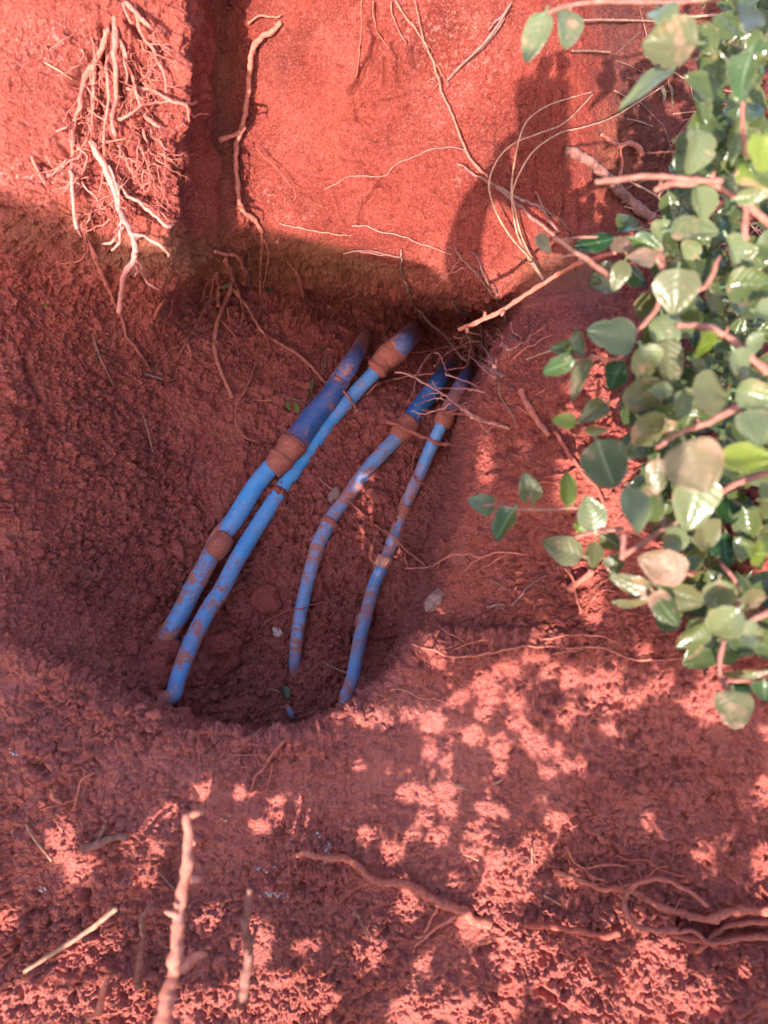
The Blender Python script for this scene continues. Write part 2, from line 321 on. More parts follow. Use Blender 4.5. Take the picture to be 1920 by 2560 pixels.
# ------------------------------------------------------------------ ground sheet
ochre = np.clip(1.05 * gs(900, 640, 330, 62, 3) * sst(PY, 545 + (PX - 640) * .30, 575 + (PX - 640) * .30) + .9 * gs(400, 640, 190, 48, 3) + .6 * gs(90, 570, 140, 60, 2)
    + .8 * gs(1420, 680, 110, 50, 3) + .5 * gs(1530, 380, 45, 160, 3) + .35 * gs(560, 300, 30, 300, 4) + .3 * gs(560, 570, 80, 40), 0, 1)  # ochre band along the wall edges, partly standing in for half-shadow
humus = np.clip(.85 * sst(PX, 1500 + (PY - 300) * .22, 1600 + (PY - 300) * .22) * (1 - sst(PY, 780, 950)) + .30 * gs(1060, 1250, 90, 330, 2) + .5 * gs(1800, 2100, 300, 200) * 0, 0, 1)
pale = np.clip(.5 * gs(1080, 80, 110, 70) + .35 * gs(1170, 200, 90, 120) + .4 * gs(130, 110, 90, 60) + .7 * gs(60, 435, 120, 22) + .5 * gs(670, 490, 50, 30) + .4 * gs(420, 300, 40, 40) + .35 * gs(1150, 440, 40, 40) + .3 * gs(740, 545, 70, 12) + .4 * gs(500, 500, 20, 60) + .5 * gs(690, 2230, 30, 14) + .06, 0, 1)
lit_wall_dim = np.clip(sst(-PY, -760 , -600) * (.35 + .65 * sst(PX, 440, 520)) * (1 - humus) * (.9 + .5 * fbm(P, .08, 3, 81)), 0, 1)  # upper wall darkened in its colour to hold down the sunlit brightness
dry = np.clip(sst(PY, 1560, 1850) * (.8 + .9 * fbm(P, .10, 4, 82)) + .22 * sst(PY, 900, 1500), 0, 1)  # paler loose soil; brighter foreground shade is also put into this colour
def pad(a):
    return np.pad(a.reshape(NR, NC), k_, mode='edge').ravel()
ii = np.arange(ER * EC).reshape(ER, EC)
quads = np.stack([ii[:-1, :-1], ii[:-1, 1:], ii[1:, 1:], ii[1:, :-1]], -1).reshape(-1, 4)
ground = link_mesh('ground', GE.reshape(-1, 3), quads, M_SOIL, attrs={'ochre': pad(ochre), 'humus': pad(humus), 'pale': pad(pale), 'lit_wall_dim': pad(lit_wall_dim), 'dry': pad(dry)})
tag(ground, 'red clay soil dug into a pit with a steep cut wall', None, None, 'structure')
# ray casts against a coarser copy
st = 4; C_ = G2[::st, ::st]; cr, cc = C_.shape[:2]; ci = np.arange(cr * cc).reshape(cr, cc)
BV = BVHTree.FromPolygons([tuple(v) for v in C_.reshape(-1, 3)], np.stack([ci[:-1, :-1], ci[:-1, 1:], ci[1:, 1:], ci[1:, :-1]], -1).reshape(-1, 4).tolist())
CV = Vector(CP)
def hit(px, py):
    d = Vector(pdir(px, py)); r = BV.ray_cast(CV, d.normalized())
    if r[0] is None: return CV + d * 1.0, Vector((0, -1, 0)), 1.0
    n = r[1]; 
    if n.dot(d) > 0: n = -n
    return r[0], n, (r[0] - CV).dot(Vector(FW))
def at(px, py, lift=0.0, t=None):
    """world point on the soil seen at a pixel, raised by lift metres along the ray towards the eye, or at depth t."""
    d = Vector(pdir(px, py))
    if t is not None: return CV + d * t
    p, n, tt = hit(px, py); return CV + d * (tt - lift)
#@@OBJECTS
# ------------------------------------------------------------------ builders
def spline(pts, step=.004):
    pts = [Vector(p) for p in pts]
    if len(pts) == 2: Q = pts
    out = []; par = []
    for i in range(len(pts) - 1):
        p0 = pts[max(i - 1, 0)]; p1 = pts[i]; p2 = pts[i + 1]; p3 = pts[min(i + 2, len(pts) - 1)]
        n = max(2, int((p2 - p1).length / step))
        for k in range(n):
            t = k / n; t2 = t * t; t3 = t2 * t
            out.append(.5 * ((2 * p1) + (p2 - p0) * t + (2 * p0 - 5 * p1 + 4 * p2 - p3) * t2 + (3 * p1 - p0 - 3 * p2 + p3) * t3)); par.append(i + t)
    out.append(pts[-1]); par.append(len(pts) - 1)
    return out, par
class MB:
    def __init__(s): s.V = []; s.F = []
    def add(s, V, F):
        o = len(s.V); s.V.extend(V); s.F.extend([tuple(i + o for i in f) for f in F])
    def tube(s, P, R, seg=7, lump=0.0, cap=True, flat=1.0):
        P = [Vector(p) for p in P]; n = len(P)
        up = Vector((.3, .2, .9)); V = []; F = []
        a = None
        for i in range(n):
            T = (P[min(i + 1, n - 1)] - P[max(i - 1, 0)]).normalized()
            if a is None: a = T.cross(up).normalized()
            a = (a - T * a.dot(T)).normalized(); b = T.cross(a)
            for k in range(seg):
                th = 2 * math.pi * k / seg; r = R[i] * (1 + lump * random.uniform(-1, 1))
                V.append(P[i] + (a * math.cos(th) + b * math.sin(th) * flat) * r)
        for i in range(n - 1):
            for k in range(seg):
                k2 = (k + 1) % seg; F.append((i * seg + k, i * seg + k2, (i + 1) * seg + k2, (i + 1) * seg + k))
        if cap: F.append(tuple(range(seg))[::-1]); F.append(tuple((n - 1) * seg + k for k in range(seg)))
        s.add(V, F)
    def ball(s, c, r, sub=2, sq=(1, 1, 1), lump=.25, rot=None):
        V, F = ICO[sub]; c = Vector(c); sd = random.uniform(0, 99)
        A = np.array(V); nn = vnoise(A * 1.0 + sd, .9, 3) * lump + vnoise(A + sd, .4, 7) * lump * .5
        if sub > 2: nn = nn + np.clip(vnoise(A + sd, .22, 8), -.3, 1) * .10 + vnoise(A + sd, .09, 9) * .05
        A = A * (1 + nn)[:, None] * np.array(sq) * r
        if rot is not None: A = A @ np.array(rot.to_matrix()).T
        s.add([Vector(v) + c for v in A], F)
    def build(s, name, mat, parent=None, smooth=True): return link_mesh(name, [tuple(v) for v in s.V], s.F, mat, parent, smooth)
def icos(sub):
    import bmesh
    bm = bmesh.new(); bmesh.ops.create_icosphere(bm, subdivisions=sub, radius=1)
    V = [tuple(v.co) for v in bm.verts]; F = [tuple(v.index for v in f.verts) for f in bm.faces]; bm.free(); return V, F
ICO = {i: icos(i) for i in (1, 2, 3, 4)}
PXM = 1 / FPX                                       # metres per pixel at depth 1
# ------------------------------------------------------------------ roots, twigs, straws: traced lines
def trace(mb, pts, r0, r1, lift=.003, wob=.0020, lump=.2, seg=7, step=.004, hairs=0, hl=.03, ts=None):
    """pts: pixels; r0, r1: radii in pixels; lift: metres above the soil, a number or one per point."""
    n = len(pts); Q = []
    for i, p in enumerate(pts):
        l = lift[min(i, len(lift) - 1)] if isinstance(lift, (list, tuple)) else lift
        if ts is not None: Q.append(at(p[0], p[1], t=ts[i] if isinstance(ts, (list, tuple)) else ts))
        else: Q.append(at(p[0], p[1], l))
    C, par = spline(Q, step)
    C = [c + Vector([random.gauss(0, 1) for _ in range(3)]) * wob * .5 for c in C]
    C = [C[0]] + [(C[i - 1] + C[i] * 2 + C[i + 1]) / 4 for i in range(1, len(C) - 1)] + [C[-1]]
    m = len(C); R = []
    for i in range(m):
        d = (C[i] - CV).dot(Vector(FW)); f = i / (m - 1); R.append(max(.0004, (r0 * (1 - f) + r1 * f) * PXM * d * (1 + .22 * math.sin(i * .9 + r0 * 5) * random.random() + random.uniform(-.1, .1))))
    mb.tube(C, R, seg, lump)
    for _ in range(hairs):
        i = random.randrange(m // 6, m); hair(mb, C[i], (C[min(i + 1, m - 1)] - C[i - 1]).normalized(), hl * random.uniform(.4, 1.2), max(.00035, R[i] * .4))
    return C
def hair(mb, p, T, L, r, depth=0):
    d = (T * random.uniform(.2, 1) + Vector([random.gauss(0, .7) for _ in range(3)])).normalized(); n = max(4, int(L / .004)); P = [p]
    for i in range(n):
        d = (d + Vector([random.gauss(0, .28) for _ in range(3)]) + Vector((0, 0, -.05))).normalized(); P.append(P[-1] + d * L / n)
    mb.tube(P, [r * (1 - .6 * i / n) for i in range(n + 1)], 5, .1)
    if depth < 1 and L > .015:
        for _ in range(random.choice((1, 2, 3))):
            k = random.randrange(1, n); hair(mb, P[k], (P[k + 1] - P[k]).normalized(), L * .45, r * .65, depth + 1)
def Z(ox, oy, sc, s):
    """'x,y x,y ...' in a zoomed crop -> photograph pixels"""
    return [(ox + float(a.split(',')[0]) * sc, oy + float(a.split(',')[1]) * sc) for a in s.split()]
A_ = lambda s: Z(60, 0, .3014, s)
B_ = lambda s: Z(60, 400, .4219, s)
C4 = lambda s: Z(880, 560, .3134, s)
PZ = lambda s: Z(360, 800, .5304, s)
R4 = lambda s: Z(960, 800, .5787, s)
R5 = lambda s: Z(0, 1700, .5787, s)
R6 = lambda s: Z(960, 1700, .5787, s)
R2 = lambda s: Z(960, 0, .5787, s)
P0 = lambda s: Z(0, 0, 1, s)
def root(name, label, mat, main, subs=(), cat='root', group=None, part=None):
    """main: trace arguments, the first is the thing's own mesh, the others and subs each a child mesh"""
    part = part or ('rootlet' if 'root' in name else 'side_shoot')
    mb = MB(); a, k = main[0]; trace(mb, *a, **k)
    o = mb.build(name, mat); tag(o, label, cat, group)
    for a, k in list(main[1:]) + list(subs):
        m2 = MB(); trace(m2, *a, **k); m2.build(part, mat, o)
    return o
def T(*a, **k): return (a, k)
# ---- pale root bunch hanging out of the left block
o = root('root_cluster', 'thick bunch of pale dirty roots hanging out of the lit left block', M_ROOTP, [
    T(A_('750,150 760,350 750,450 765,600 775,720 750,850 725,960 745,1080 755,1140'), 8, 5, lift=[.002,.012,.018,.02,.02,.018,.016,.014], lump=.12)],
  [T(A_('700,230 690,450 690,600 705,780 690,950 655,1050 660,1200 675,1320'), 5, 3, lift=[.004,.014,.02,.022,.02,.016,.01], hairs=4),
   T(A_('690,260 600,500 520,600 480,750 470,880 420,1000 410,1150 400,1300 400,1500 405,1650'), 7, 4, lift=[.003,.01,.012,.014,.015,.012,.01,.01], hairs=6),
   T(A_('590,560 580,700 575,900 570,1000 560,1100'), 6, 3, lift=[.004,.012,.012,.01], hairs=3),
   T(A_('790,320 830,420 850,520 900,640 930,760 960,840 950,920'), 6, 4, lift=[.006,.012,.012,.01], hairs=5),
   T(A_('820,400 840,560 860,640 850,700'), 3, 2, lift=[.01,.02]),
   T(A_('780,990 880,940 960,890 1010,860 1120,860 1200,840'), 4, 3, lift=[.016,.024,.024,.02,.012], hairs=2),
   T(A_('850,740 1000,740 1090,760 1160,810 1250,850 1340,870 1420,850 1435,835'), 4.5, 2.5, lift=[.008,.016,.02,.024,.03,.04,.045,.045]),
   T(A_('1340,870 1370,930 1410,970 1460,945 1530,950'), 3, 2, lift=[.04,.045,.05]),
   T(A_('1355,880 1360,940 1365,1000'), 2.4, 1.6, lift=[.04,.04]),
   T(A_('410,1010 340,1060 260,1095 240,1065'), 3, 1.6, lift=[.012,.016]),
   T(A_('520,710 580,800 640,850 690,900'), 3, 1.6, lift=[.012,.02]), T(A_('530,910 600,960 670,990'), 2.6, 1.6, lift=[.014,.02]),
   T(A_('640,1180 720,1170 790,1160 850,1150'), 2.4, 1.4, lift=.016), T(A_('780,1200 830,1300 880,1400 940,1500 990,1580'), 3, 1.8, lift=[.01,.012], hairs=3),
   T(A_('1000,940 1040,1000 1100,1040 1130,1050'), 7, 4, lift=[.008,.02]), T(A_('990,1080 1000,1140 1030,1190'), 4, 2, lift=.014),
   T(A_('1100,1150 1140,1200 1180,1250'), 2.6, 1.6, lift=.012), T(A_('1050,1050 1060,1100'), 3, 2, lift=.016),
   T(A_('360,1330 290,1390 230,1450 185,1470'), 3.4, 1.8, lift=.01, hairs=3), T(A_('450,1220 520,1300 500,1400 480,1450'), 3, 1.6, lift=.01, hairs=4)])
root('root', 'pale root curling right from the top of the root bunch', M_ROOTP, [T(A_('830,20 920,100 1010,200 1070,250 1150,250'), 6, 4.5, lift=[.004,.02,.03,.03,.02])])
root('root', 'thin pale root falling straight right of the curled root', M_ROOTP, [T(A_('920,30 930,170 1000,320 1080,420 1110,520 1160,600 1175,770'), 5, 3, lift=[.003,.015,.02,.018,.016,.016], hairs=3)])
root('root', 'short straight pale root stub above the root bunch', M_ROOTP, [T(A_('820,30 850,100 890,210'), 4, 3, lift=[.004,.015,.02])])
root('hanging_root', 'longest pale root hanging free below the left block, tip in front of a darker root', M_ROOTW, [
    T(A_('550,1150 600,1270 660,1350 700,1450 740,1600')[:-1] + B_('560,260 590,350 640,430 660,520 650,600 600,670 580,760 570,850 555,910'), 8, 6, lift=[.006,.012,.016,.02,.03,.05,.08,.10,.11,.12,.12,.12,.12], lump=.1)],
  [T(B_('590,400 550,440 520,480 475,487'), 4, 2.6, lift=[.06,.07,.08], wob=.003), T(B_('575,430 555,500 530,535'), 3.4, 3, lift=.075, wob=.003),
   T(B_('640,440 700,440 760,480 820,530 865,568'), 4, 3.4, lift=[.08,.085,.09], wob=.003), T(B_('540,130 620,210 700,270 770,330 850,380 885,388'), 4, 4.4, lift=[.015,.02,.03,.035], wob=.003),
   T(B_('655,560 665,600 690,620 700,650'), 4, 3.4, lift=.11), T(B_('650,600 668,650 660,690'), 4, 3.4, lift=.11), T(B_('690,660 720,710 760,750 800,770'), 3, 2.6, lift=.1, wob=.003),
   T(B_('500,30 540,130 560,230 575,330 570,420'), 3.4, 2.4, lift=[.012,.02,.03], wob=.003, hairs=4), T(B_('345,140 380,180 440,240'), 2.4, 1.4, lift=.012, hairs=3)])
root('hanging_root', 'short pale root hanging at the far left under the block', M_ROOTW, [T(B_('275,60 290,130 290,220 300,350 315,410'), 5, 4, lift=[.01,.014,.02,.03,.04], hairs=4)])
root('root', 'forked pale rootlets at the left edge of the lit block', M_ROOTP, [T(A_('70,1310 110,1400 150,1480 170,1540'), 4, 2.4, lift=.008), T(A_('180,1280 220,1340 240,1410'), 3, 1.6, lift=.008), T(A_('200,1460 250,1400 330,1380'), 3, 1.6, lift=.008)])
root('straw', 'grey straw lying slantwise on the lit left block', M_STRAW, [T(A_('170,520 300,590 410,665'), 2.4, 1.8, lift=.004, wob=.0003)], cat='straw')
root('root', 'long brown root running down the dark slope behind the hanging root', M_ROOT, [
    T(B_('385,490 430,600 470,690 520,800 560,900 590,980 605,1050 660,1110 710,1180 750,1250'), 7, 3, lift=.004), T(B_('605,1055 575,1070 580,1110'), 3, 1.6, lift=.003)])
root('root', 'brown rootlet curving left under the short hanging root', M_ROOTR, [T(B_('375,480 380,530 340,590 220,620'), 3, 2, lift=.004)])
root('twig', 'small grey twig lying at the end of the long brown root', M_ROOTG, [T(B_('705,1262 760,1280 830,1303'), 4, 3, lift=.004, wob=.0004), T(B_('830,1303 870,1302 915,1295'), 2, 1.4, lift=.004)], cat='twig')
root('pine_needle', 'pair of brown pine needles on the left slope of the pit', M_NEEDLE, [T(B_('415,1040 430,1110 480,1230 540,1355'), 2.2, 2, lift=.004, wob=.0003), T(B_('412,1080 440,1160 545,1350'), 2, 2, lift=.004, wob=.0003)], cat='pine needle')
root('pine_needle', 'single pale needle standing on the crumbly left slope', M_STRAW, [T(PZ('-10,430 20,530 42,625'), 1.6, 1.4, lift=.004, wob=.0003)], cat='pine needle')
random.seed(77)
_rc = [o_ for o_ in COL.objects if o_.name == 'root_cluster'][0]
for k in range(100):
    x = random.uniform(185, 400); y = random.uniform(60, 470) if k < 74 else random.uniform(400, 560); L_n = random.uniform(30, 110); a_ = random.gauss(1.6 + (x - 290) * -.004, .5); m2 = MB()
    pts = [(x, y)]
    for j in range(4): a_ += random.gauss(0, .35); pts.append((pts[-1][0] + math.cos(a_) * L_n / 4, pts[-1][1] + math.sin(a_) * L_n / 4))
    trace(m2, pts, random.uniform(1.1, 3.0), .8, lift=[.002, random.uniform(.004, .016), random.uniform(.004, .018)], wob=.004, hairs=5, hl=.016, lump=.25)
    m2.build('rootlet', M_ROOTP if k % 3 else M_ROOT, _rc)
# ---- dark root in the crevice
root('root', 'long root running down the shaded crevice between the two cut faces', M_ROOT, [
    T(P0('702,55 680,80 645,100 628,140 622,200 615,262 604,320 592,360 590,420 596,490 604,520 640,555 655,585'), 7, 6, lift=[.006,.01,.014,.02,.02,.02,.018,.014,.012,.012,.01,.008,.006], lump=.18),
    T(P0('655,585 654,640 650,700 652,745'), 4, 3, lift=.006), T(P0('660,600 672,640 660,710 655,770'), 3, 2, lift=.006)], [T(P0('614,318 590,335 565,345 548,350'), 5, 6, lift=[.02,.02,.03], lump=.1), T(P0('622,60 650,40 690,45 702,38'), 3, 2, lift=.008)])
root('root', 'brown root slanting down the ochre ledge below the crevice', M_ROOT, [T(B_('1500,480 1560,590 1600,640 1630,700 1655,800'), 4, 6, lift=.005)])
root('dry_grass', 'thin straight stem standing in the shaded crevice', M_ROOTG, [T(B_('1330,540 1335,760 1360,860'), 2, 1.6, lift=.008, wob=.0003)], cat='stem')
# ---- root fan under the block corner
root('root_cluster', 'fan of brown roots hanging from the lower corner of the left block', M_ROOT, [
    T(B_('1190,590 1230,680 1210,800 1160,920 1130,1050 1140,1180 1180,1290 1240,1410'), 7, 5, lift=[.01,.02,.02,.016,.01,.006,.005])],
  [T(B_('1140,670 1150,760 1150,870'), 6, 5, lift=.014), T(B_('1130,540 1200,560 1270,580 1300,640 1325,690'), 4, 3, lift=[.02,.04,.04], wob=.002, hairs=6, hl=.02),
   T(B_('1220,650 1260,750 1290,860 1300,920 1285,970'), 4, 2, lift=.02, hairs=3), T(B_('1200,880 1215,940 1220,990'), 2.4, 1.4, lift=.016),
   T(B_('1170,950 1230,1020 1270,1085'), 3.4, 2, lift=.008), T(B_('1140,1080 1200,1070 1250,1100 1280,1155'), 3, 1.6, lift=.006),
   T(B_('1120,700 1110,800 1070,880 1030,960 980,1040 930,1090 850,1140 780,1220 755,1260'), 3.2, 1.4, lift=[.012,.014,.012,.008,.006], wob=.002, hairs=16, hl=.035),
   T(B_('1060,900 1010,990 960,1080 900,1180 830,1260'), 2.4, 1.2, lift=.006, wob=.002, hairs=12, hl=.03), T(B_('1130,680 1080,740 1050,840'), 2.4, 1.2, lift=.01, wob=.002, hairs=6, hl=.02),
   T(B_('970,1090 985,1150 985,1190'), 4, 2.4, lift=.005)])
root('root', 'long thin brown root crossing above the two left pipes', M_ROOT, [
    T(B_('1225,750 1320,870 1400,1000')[:] + PZ('560,60 640,110 720,160 790,220 850,290 930,330 970,370 1005,430'), 4.5, 3, lift=[.008,.006,.005,.005,.004,.006,.01,.02,.05,.055,.05,.02], hairs=3)])
root('root', 'thin root trailing down beside the long crossing root', M_ROOTR, [T(B_('1400,1010 1405,1120 1430,1220 1480,1290'), 2.6, 1.6, lift=.004, hairs=4)])
root('root', 'forked rootlets on the soil left of the upper pipe end', M_ROOT, [T(PZ('525,200 500,280 465,350 435,400 430,470 470,550 545,575'), 2.6, 1.8, lift=.004), T(PZ('435,370 520,380 600,380'), 2.6, 2.2, lift=.004)])
root('root', 'rootlet on the lower face of the ledge in shade', M_ROOTR, [T(B_('840,820 800,870 770,940'), 5, 4, lift=.005), T(B_('780,870 755,800 700,720 650,680'), 2, 1.2, lift=.006), T(B_('880,800 870,900 830,980 825,1030'), 2, 1.4, lift=.006)])
root('root', 'short red root tip poking from the ledge above the upper pipes', M_ROOTR, [T(P0('897,732 860,752 820,765'), 3.4, 2.4, lift=[.012,.006]), T(P0('845,690 835,725 830,750'), 2.4, 2, lift=.005), T(P0('760,760 800,745 840,752'), 1.8, 1.2, lift=.005), T(P0('795,760 785,830 782,860'), 1.6, 1.2, lift=.005)])
# ---- roots over the right end of the pit
root('root', 'long grey root falling from the lit wall down into the dark hole', M_ROOTG, [
    T(C4('0,215 150,220 300,250 390,265 400,290 385,350 400,420 450,520 480,620 540,690 620,790 720,870 790,950 850,1030 910,1085 1000,1100 1100,1160 1200,1210'), 2.2, 5, lift=[.003,.004,.006,.008,.01,.012,.02,.05,.10,.14,.16,.17,.17,.16,.15,.12,.08,.03], hairs=3, hl=.012)],
   [T(C4('390,265 388,190'), 3, 2, lift=.008), T(C4('620,790 610,740 612,700'), 1.6, 1, lift=.16)])
root('root', 'pale branching root lying over the dark blue sleeve of the third pipe', M_ROOTW, [
    T(C4('340,1180 450,1200 560,1260 680,1330 780,1400 860,1460 950,1530 1050,1570 1150,1600 1260,1640'), 2.6, 4.6, lift=[.17,.18,.19,.19,.18,.17,.12,.02,.01,.006], hairs=10, hl=.03)],
   [T(C4('690,1310 850,1310 1000,1330 1080,1360'), 2, 2, lift=[.19,.18,.12,.01], wob=.002), T(C4('760,1210 900,1250 1000,1300 1075,1350'), 2.4, 2.2, lift=[.2,.18,.12,.01], wob=.002, hairs=3, hl=.015),
    T(C4('500,1215 560,1130 620,1040 680,1030 720,1080 745,1150 760,1200'), 1.8, 1.8, lift=.19, wob=.003, hairs=5, hl=.015), T(C4('740,1400 640,1400 510,1445'), 2, 1.2, lift=.185, wob=.003, hairs=2, hl=.015),
    T(C4('780,1430 700,1480 580,1515 470,1490'), 2, 1.2, lift=.18, wob=.003, hairs=3, hl=.015), T(C4('700,1355 620,1355 555,1385'), 1.8, 1.2, lift=.185, wob=.003, hairs=3, hl=.012),
    T(C4('510,1240 490,1330 440,1420'), 1.6, 1, lift=.18, wob=.003, hairs=3, hl=.012), T(C4('640,1250 665,1300 690,1320'), 1.6, 1, lift=.19, wob=.003, hairs=2, hl=.012)])
root('root', 'thin dark root coming down the lit wall left of the arm shadow', M_ROOTG, [T(C4('810,170 860,260 940,350 1020,440 1100,540 1150,600 1190,670 1220,740 1240,830 1270,890 1330,950'), 1.8, 2.6, lift=[.006,.014,.02,.025,.03,.035,.06,.08,.06,.03,.006], wob=.002, hairs=5, hl=.012)])
root('root', 'thin dark root inside the arm shadow on the wall', M_ROOTG, [T(C4('950,220 1010,290 1040,390 1080,460 1140,530 1200,600 1210,660'), 1.6, 2.4, lift=[.004,.014,.02,.025,.03,.035,.05], wob=.002, hairs=4, hl=.012)])
root('root', 'crooked root dropping through the tangle onto the right bank', M_ROOTG, [T(C4('800,620 850,680 930,720 980,780 1030,850 1040,950 1100,1060 1130,1160 1170,1270 1180,1370 1250,1480 1320,1600'), 2.8, 2.4, lift=[.14,.15,.16,.16,.16,.15,.12,.10,.02,.008,.006,.005], wob=.002, hairs=6, hl=.02)])
root('root', 'thin red root strung from the second coupling to the right bank', M_ROOT, [T(C4('165,1130 300,1060 430,1025 560,1020 700,990 800,975 950,970'), 2, 1.8, lift=[.06,.05,.04,.04,.05,.06,.08], hairs=2, hl=.01)])
root('root', 'thin red root dipping between the second and third pipes', M_ROOT, [T(C4('120,1360 200,1280 330,1240 500,1205 650,1195 800,1160 910,1140 930,1090'), 2.6, 2.2, lift=[.01,.03,.04,.06,.08,.1,.12,.14], hairs=2, hl=.01)])
root('root_tangle', 'tangle of fine pale rootlets sticking out of the right bank top', M_ROOTW, [T(C4('660,1140 720,1060 820,1000 950,970 1100,955 1200,980 1260,1010'), 1.6, 2.4, lift=[.19,.19,.18,.16,.12,.06,.01], wob=.003, hairs=12, hl=.03)],
   [T(C4('810,905 880,910 930,870 1000,880 1030,870'), 1.5, 1.5, lift=.17, wob=.003, hairs=5, hl=.02), T(C4('750,1030 860,980 930,940 1030,935'), 1.5, 1.5, lift=.18, wob=.003, hairs=5, hl=.02),
    T(C4('930,900 950,980 930,1080'), 3, 2, lift=.16, wob=.002, hairs=8, hl=.02), T(C4('960,1020 1040,1080 1110,1110 1140,1150'), 1.5, 1.2, lift=.14, wob=.003, hairs=4, hl=.02),
    T(C4('1160,910 1200,960 1250,1000'), 1.6, 1.6, lift=[.06,.01], wob=.002), T(C4('940,1050 1040,1150 1140,1230'), 1.5, 1.2, lift=.12, wob=.003, hairs=4, hl=.02), T(C4('1270,790 1280,860 1320,890'), 1.5, 1.5, lift=.02, hairs=2, hl=.01)])
root('root', 'reddish root lying across above the fourth pipe coupling', M_ROOTR, [T(C4('560,1480 700,1500 900,1515 1010,1530'), 3.4, 2.6, lift=[.07,.06,.05,.02])])
root('root', 'rootlets feathering over the ochre edge of the wall', M_ROOTP, [T(C4('560,560 640,520 720,440 760,400 850,370 900,340'), 1.4, 1.4, lift=.012, wob=.003, hairs=30, hl=.02), T(C4('750,440 800,360 830,320'), 1.4, 1.2, lift=.012, wob=.003, hairs=16, hl=.02)])
root('root', 'thick crusted root wrapped over the third pipe coupling', M_ROOTR, [T(PZ('1145,480 1220,510 1290,540 1380,580 1450,590 1560,630'), 5, 4, lift=[.035,.05,.045,.04,.025,.01], lump=.3)])
root('root', 'thin root crossing the third and fourth pipes at midheight', M_ROOT, [T(PZ('820,740 880,790 930,830')[:] , 2, 2, lift=.005), T(PZ('960,850 1040,920 1110,980 1180,1020 1220,1070 1330,1160'), 2.6, 2.4, lift=[.03,.006,.008,.035,.02,.005], hairs=2, hl=.01)])
root('root', 'thin root looped over the third pipe near its lower end', M_ROOTR, [T(PZ('560,1440 650,1380 715,1362 745,1362 780,1345 850,1330 930,1315'), 2.4, 1.8, lift=[.004,.006,.024,.034,.02,.005], hairs=4, hl=.012)])
root('root', 'rootlet wound around the middle of the fourth pipe', M_ROOTR, [T(PZ('1290,600 1270,660 1265,720 1290,760 1340,790 1400,850'), 2.2, 1.8, lift=[.006,.008,.02,.032,.02,.004]), T(PZ('1265,700 1225,760'), 2, 1.4, lift=.006)])
root('root', 'rootlet hanging over the second pipe just below its coupling', M_ROOTR, [T(PZ('1075,215 1150,180 1200,160'), 2.4, 2.2, lift=[.05,.05,.05])])
# ---- right bank
root('root', 'pale forked root lying on the shaded right bank beside the fourth pipe', M_ROOTP, [T(R4('90,1075 200,1065 280,1020 350,1010 420,1025 500,1000 620,1015'), 2.4, 2.6, lift=[.10,.08,.04,.02,.008,.006,.005], wob=.002, hairs=3, hl=.02)],
   [T(R4('90,1010 92,1040 110,1075'), 1.8, 1.6, lift=[.1,.1,.09]), T(R4('240,1040 230,1080 220,1120'), 1.8, 1.4, lift=[.05,.05]), T(R4('540,1010 460,1050 400,1090'), 2, 1.4, lift=.006, hairs=3, hl=.015), T(R4('420,1025 370,1060 330,1105'), 1.8, 1.2, lift=.008, hairs=2, hl=.012)])
root('root', 'longest root of the right bank, running flat toward the shrub', M_ROOT, [T(R4('120,1400 220,1430 300,1455 400,1450 500,1430 620,1410 720,1410 800,1420 880,1410 960,1420 1050,1460 1160,1470'), 3.4, 3.2, lift=.004, hairs=7, hl=.02)],
   [T(R4('1160,1470 1350,1460 1500,1468 1600,1455'), 2.4, 1.6, lift=.004), T(R4('300,1420 380,1395 450,1385'), 2.4, 1.8, lift=.004), T(R4('690,1380 780,1365 870,1360 960,1370 1020,1400'), 2.4, 1.6, lift=.004), T(R4('680,1470 750,1440 860,1420'), 2, 1.6, lift=.004)])
root('root', 'pale rootlets on the bank just above the longest root', M_ROOTP, [T(R4('180,1290 260,1340 350,1390'), 1.8, 1.4, lift=.006, hairs=5, hl=.015), T(R4('240,1420 320,1400 380,1315'), 1.2, 1, lift=.006)])
root('broken_root', 'thick orange broken root jutting from the right bank', M_ROOT, [T(R4('590,300 620,370 660,430 710,500'), 8, 8, lift=[.008,.012,.012,.004], lump=.2), T(R4('650,420 570,370'), 2.4, 1.4, lift=.012)])
root('root', 'dark root looping behind the leaves on the right bank', M_ROOTR, [T(R4('740,480 790,570 830,620 860,670 920,730 950,800'), 5, 5, lift=.008), T(R4('690,680 770,670 850,640 900,690'), 3, 2.4, lift=.006), T(R4('640,720 700,700 790,715'), 3, 2.4, lift=.005)])
root('broken_root', 'short broken-off stub in front of the right bank below the shrub', M_ROOT, [T(R4('800,1165 850,1130 905,1085'), 9, 9, lift=[.012,.012,.006], lump=.15), T(R4('780,1070 815,1120 820,1160 850,1270'), 4, 3, lift=[.008,.012,.012,.004])])
root('twig', 'fine bare twig lying slantwise on the right bank', M_ROOTG, [T(R4('550,1240 590,1190 640,1140 695,1108'), 2.6, 1.8, lift=.005, hairs=4, hl=.02), T(R4('460,1120 550,1170'), 1.6, 1.4, lift=.004), T(R4('440,1240 520,1225'), 4, 3, lift=.004)], cat='twig')
root('root_tangle', 'small tuft of orange rootlets under the lowest leaves', M_ROOT, [T(R4('980,1110 920,1150 880,1190'), 2, 1.4, lift=.006, hairs=14, hl=.03), T(R4('1010,1180 950,1160 900,1210'), 2, 1.4, lift=.006, hairs=8, hl=.03)])
root('root', 'streaky roots matted on the bank top beside the tangle', M_ROOTP, [T(R4('540,130 600,100 650,60 690,35'), 3, 3, lift=.006, wob=.003, hairs=8, hl=.02), T(R4('560,170 620,120 700,80 720,70'), 2.4, 2, lift=.005, wob=.003, hairs=6), T(R4('650,330 700,300'), 2, 2, lift=.005)])
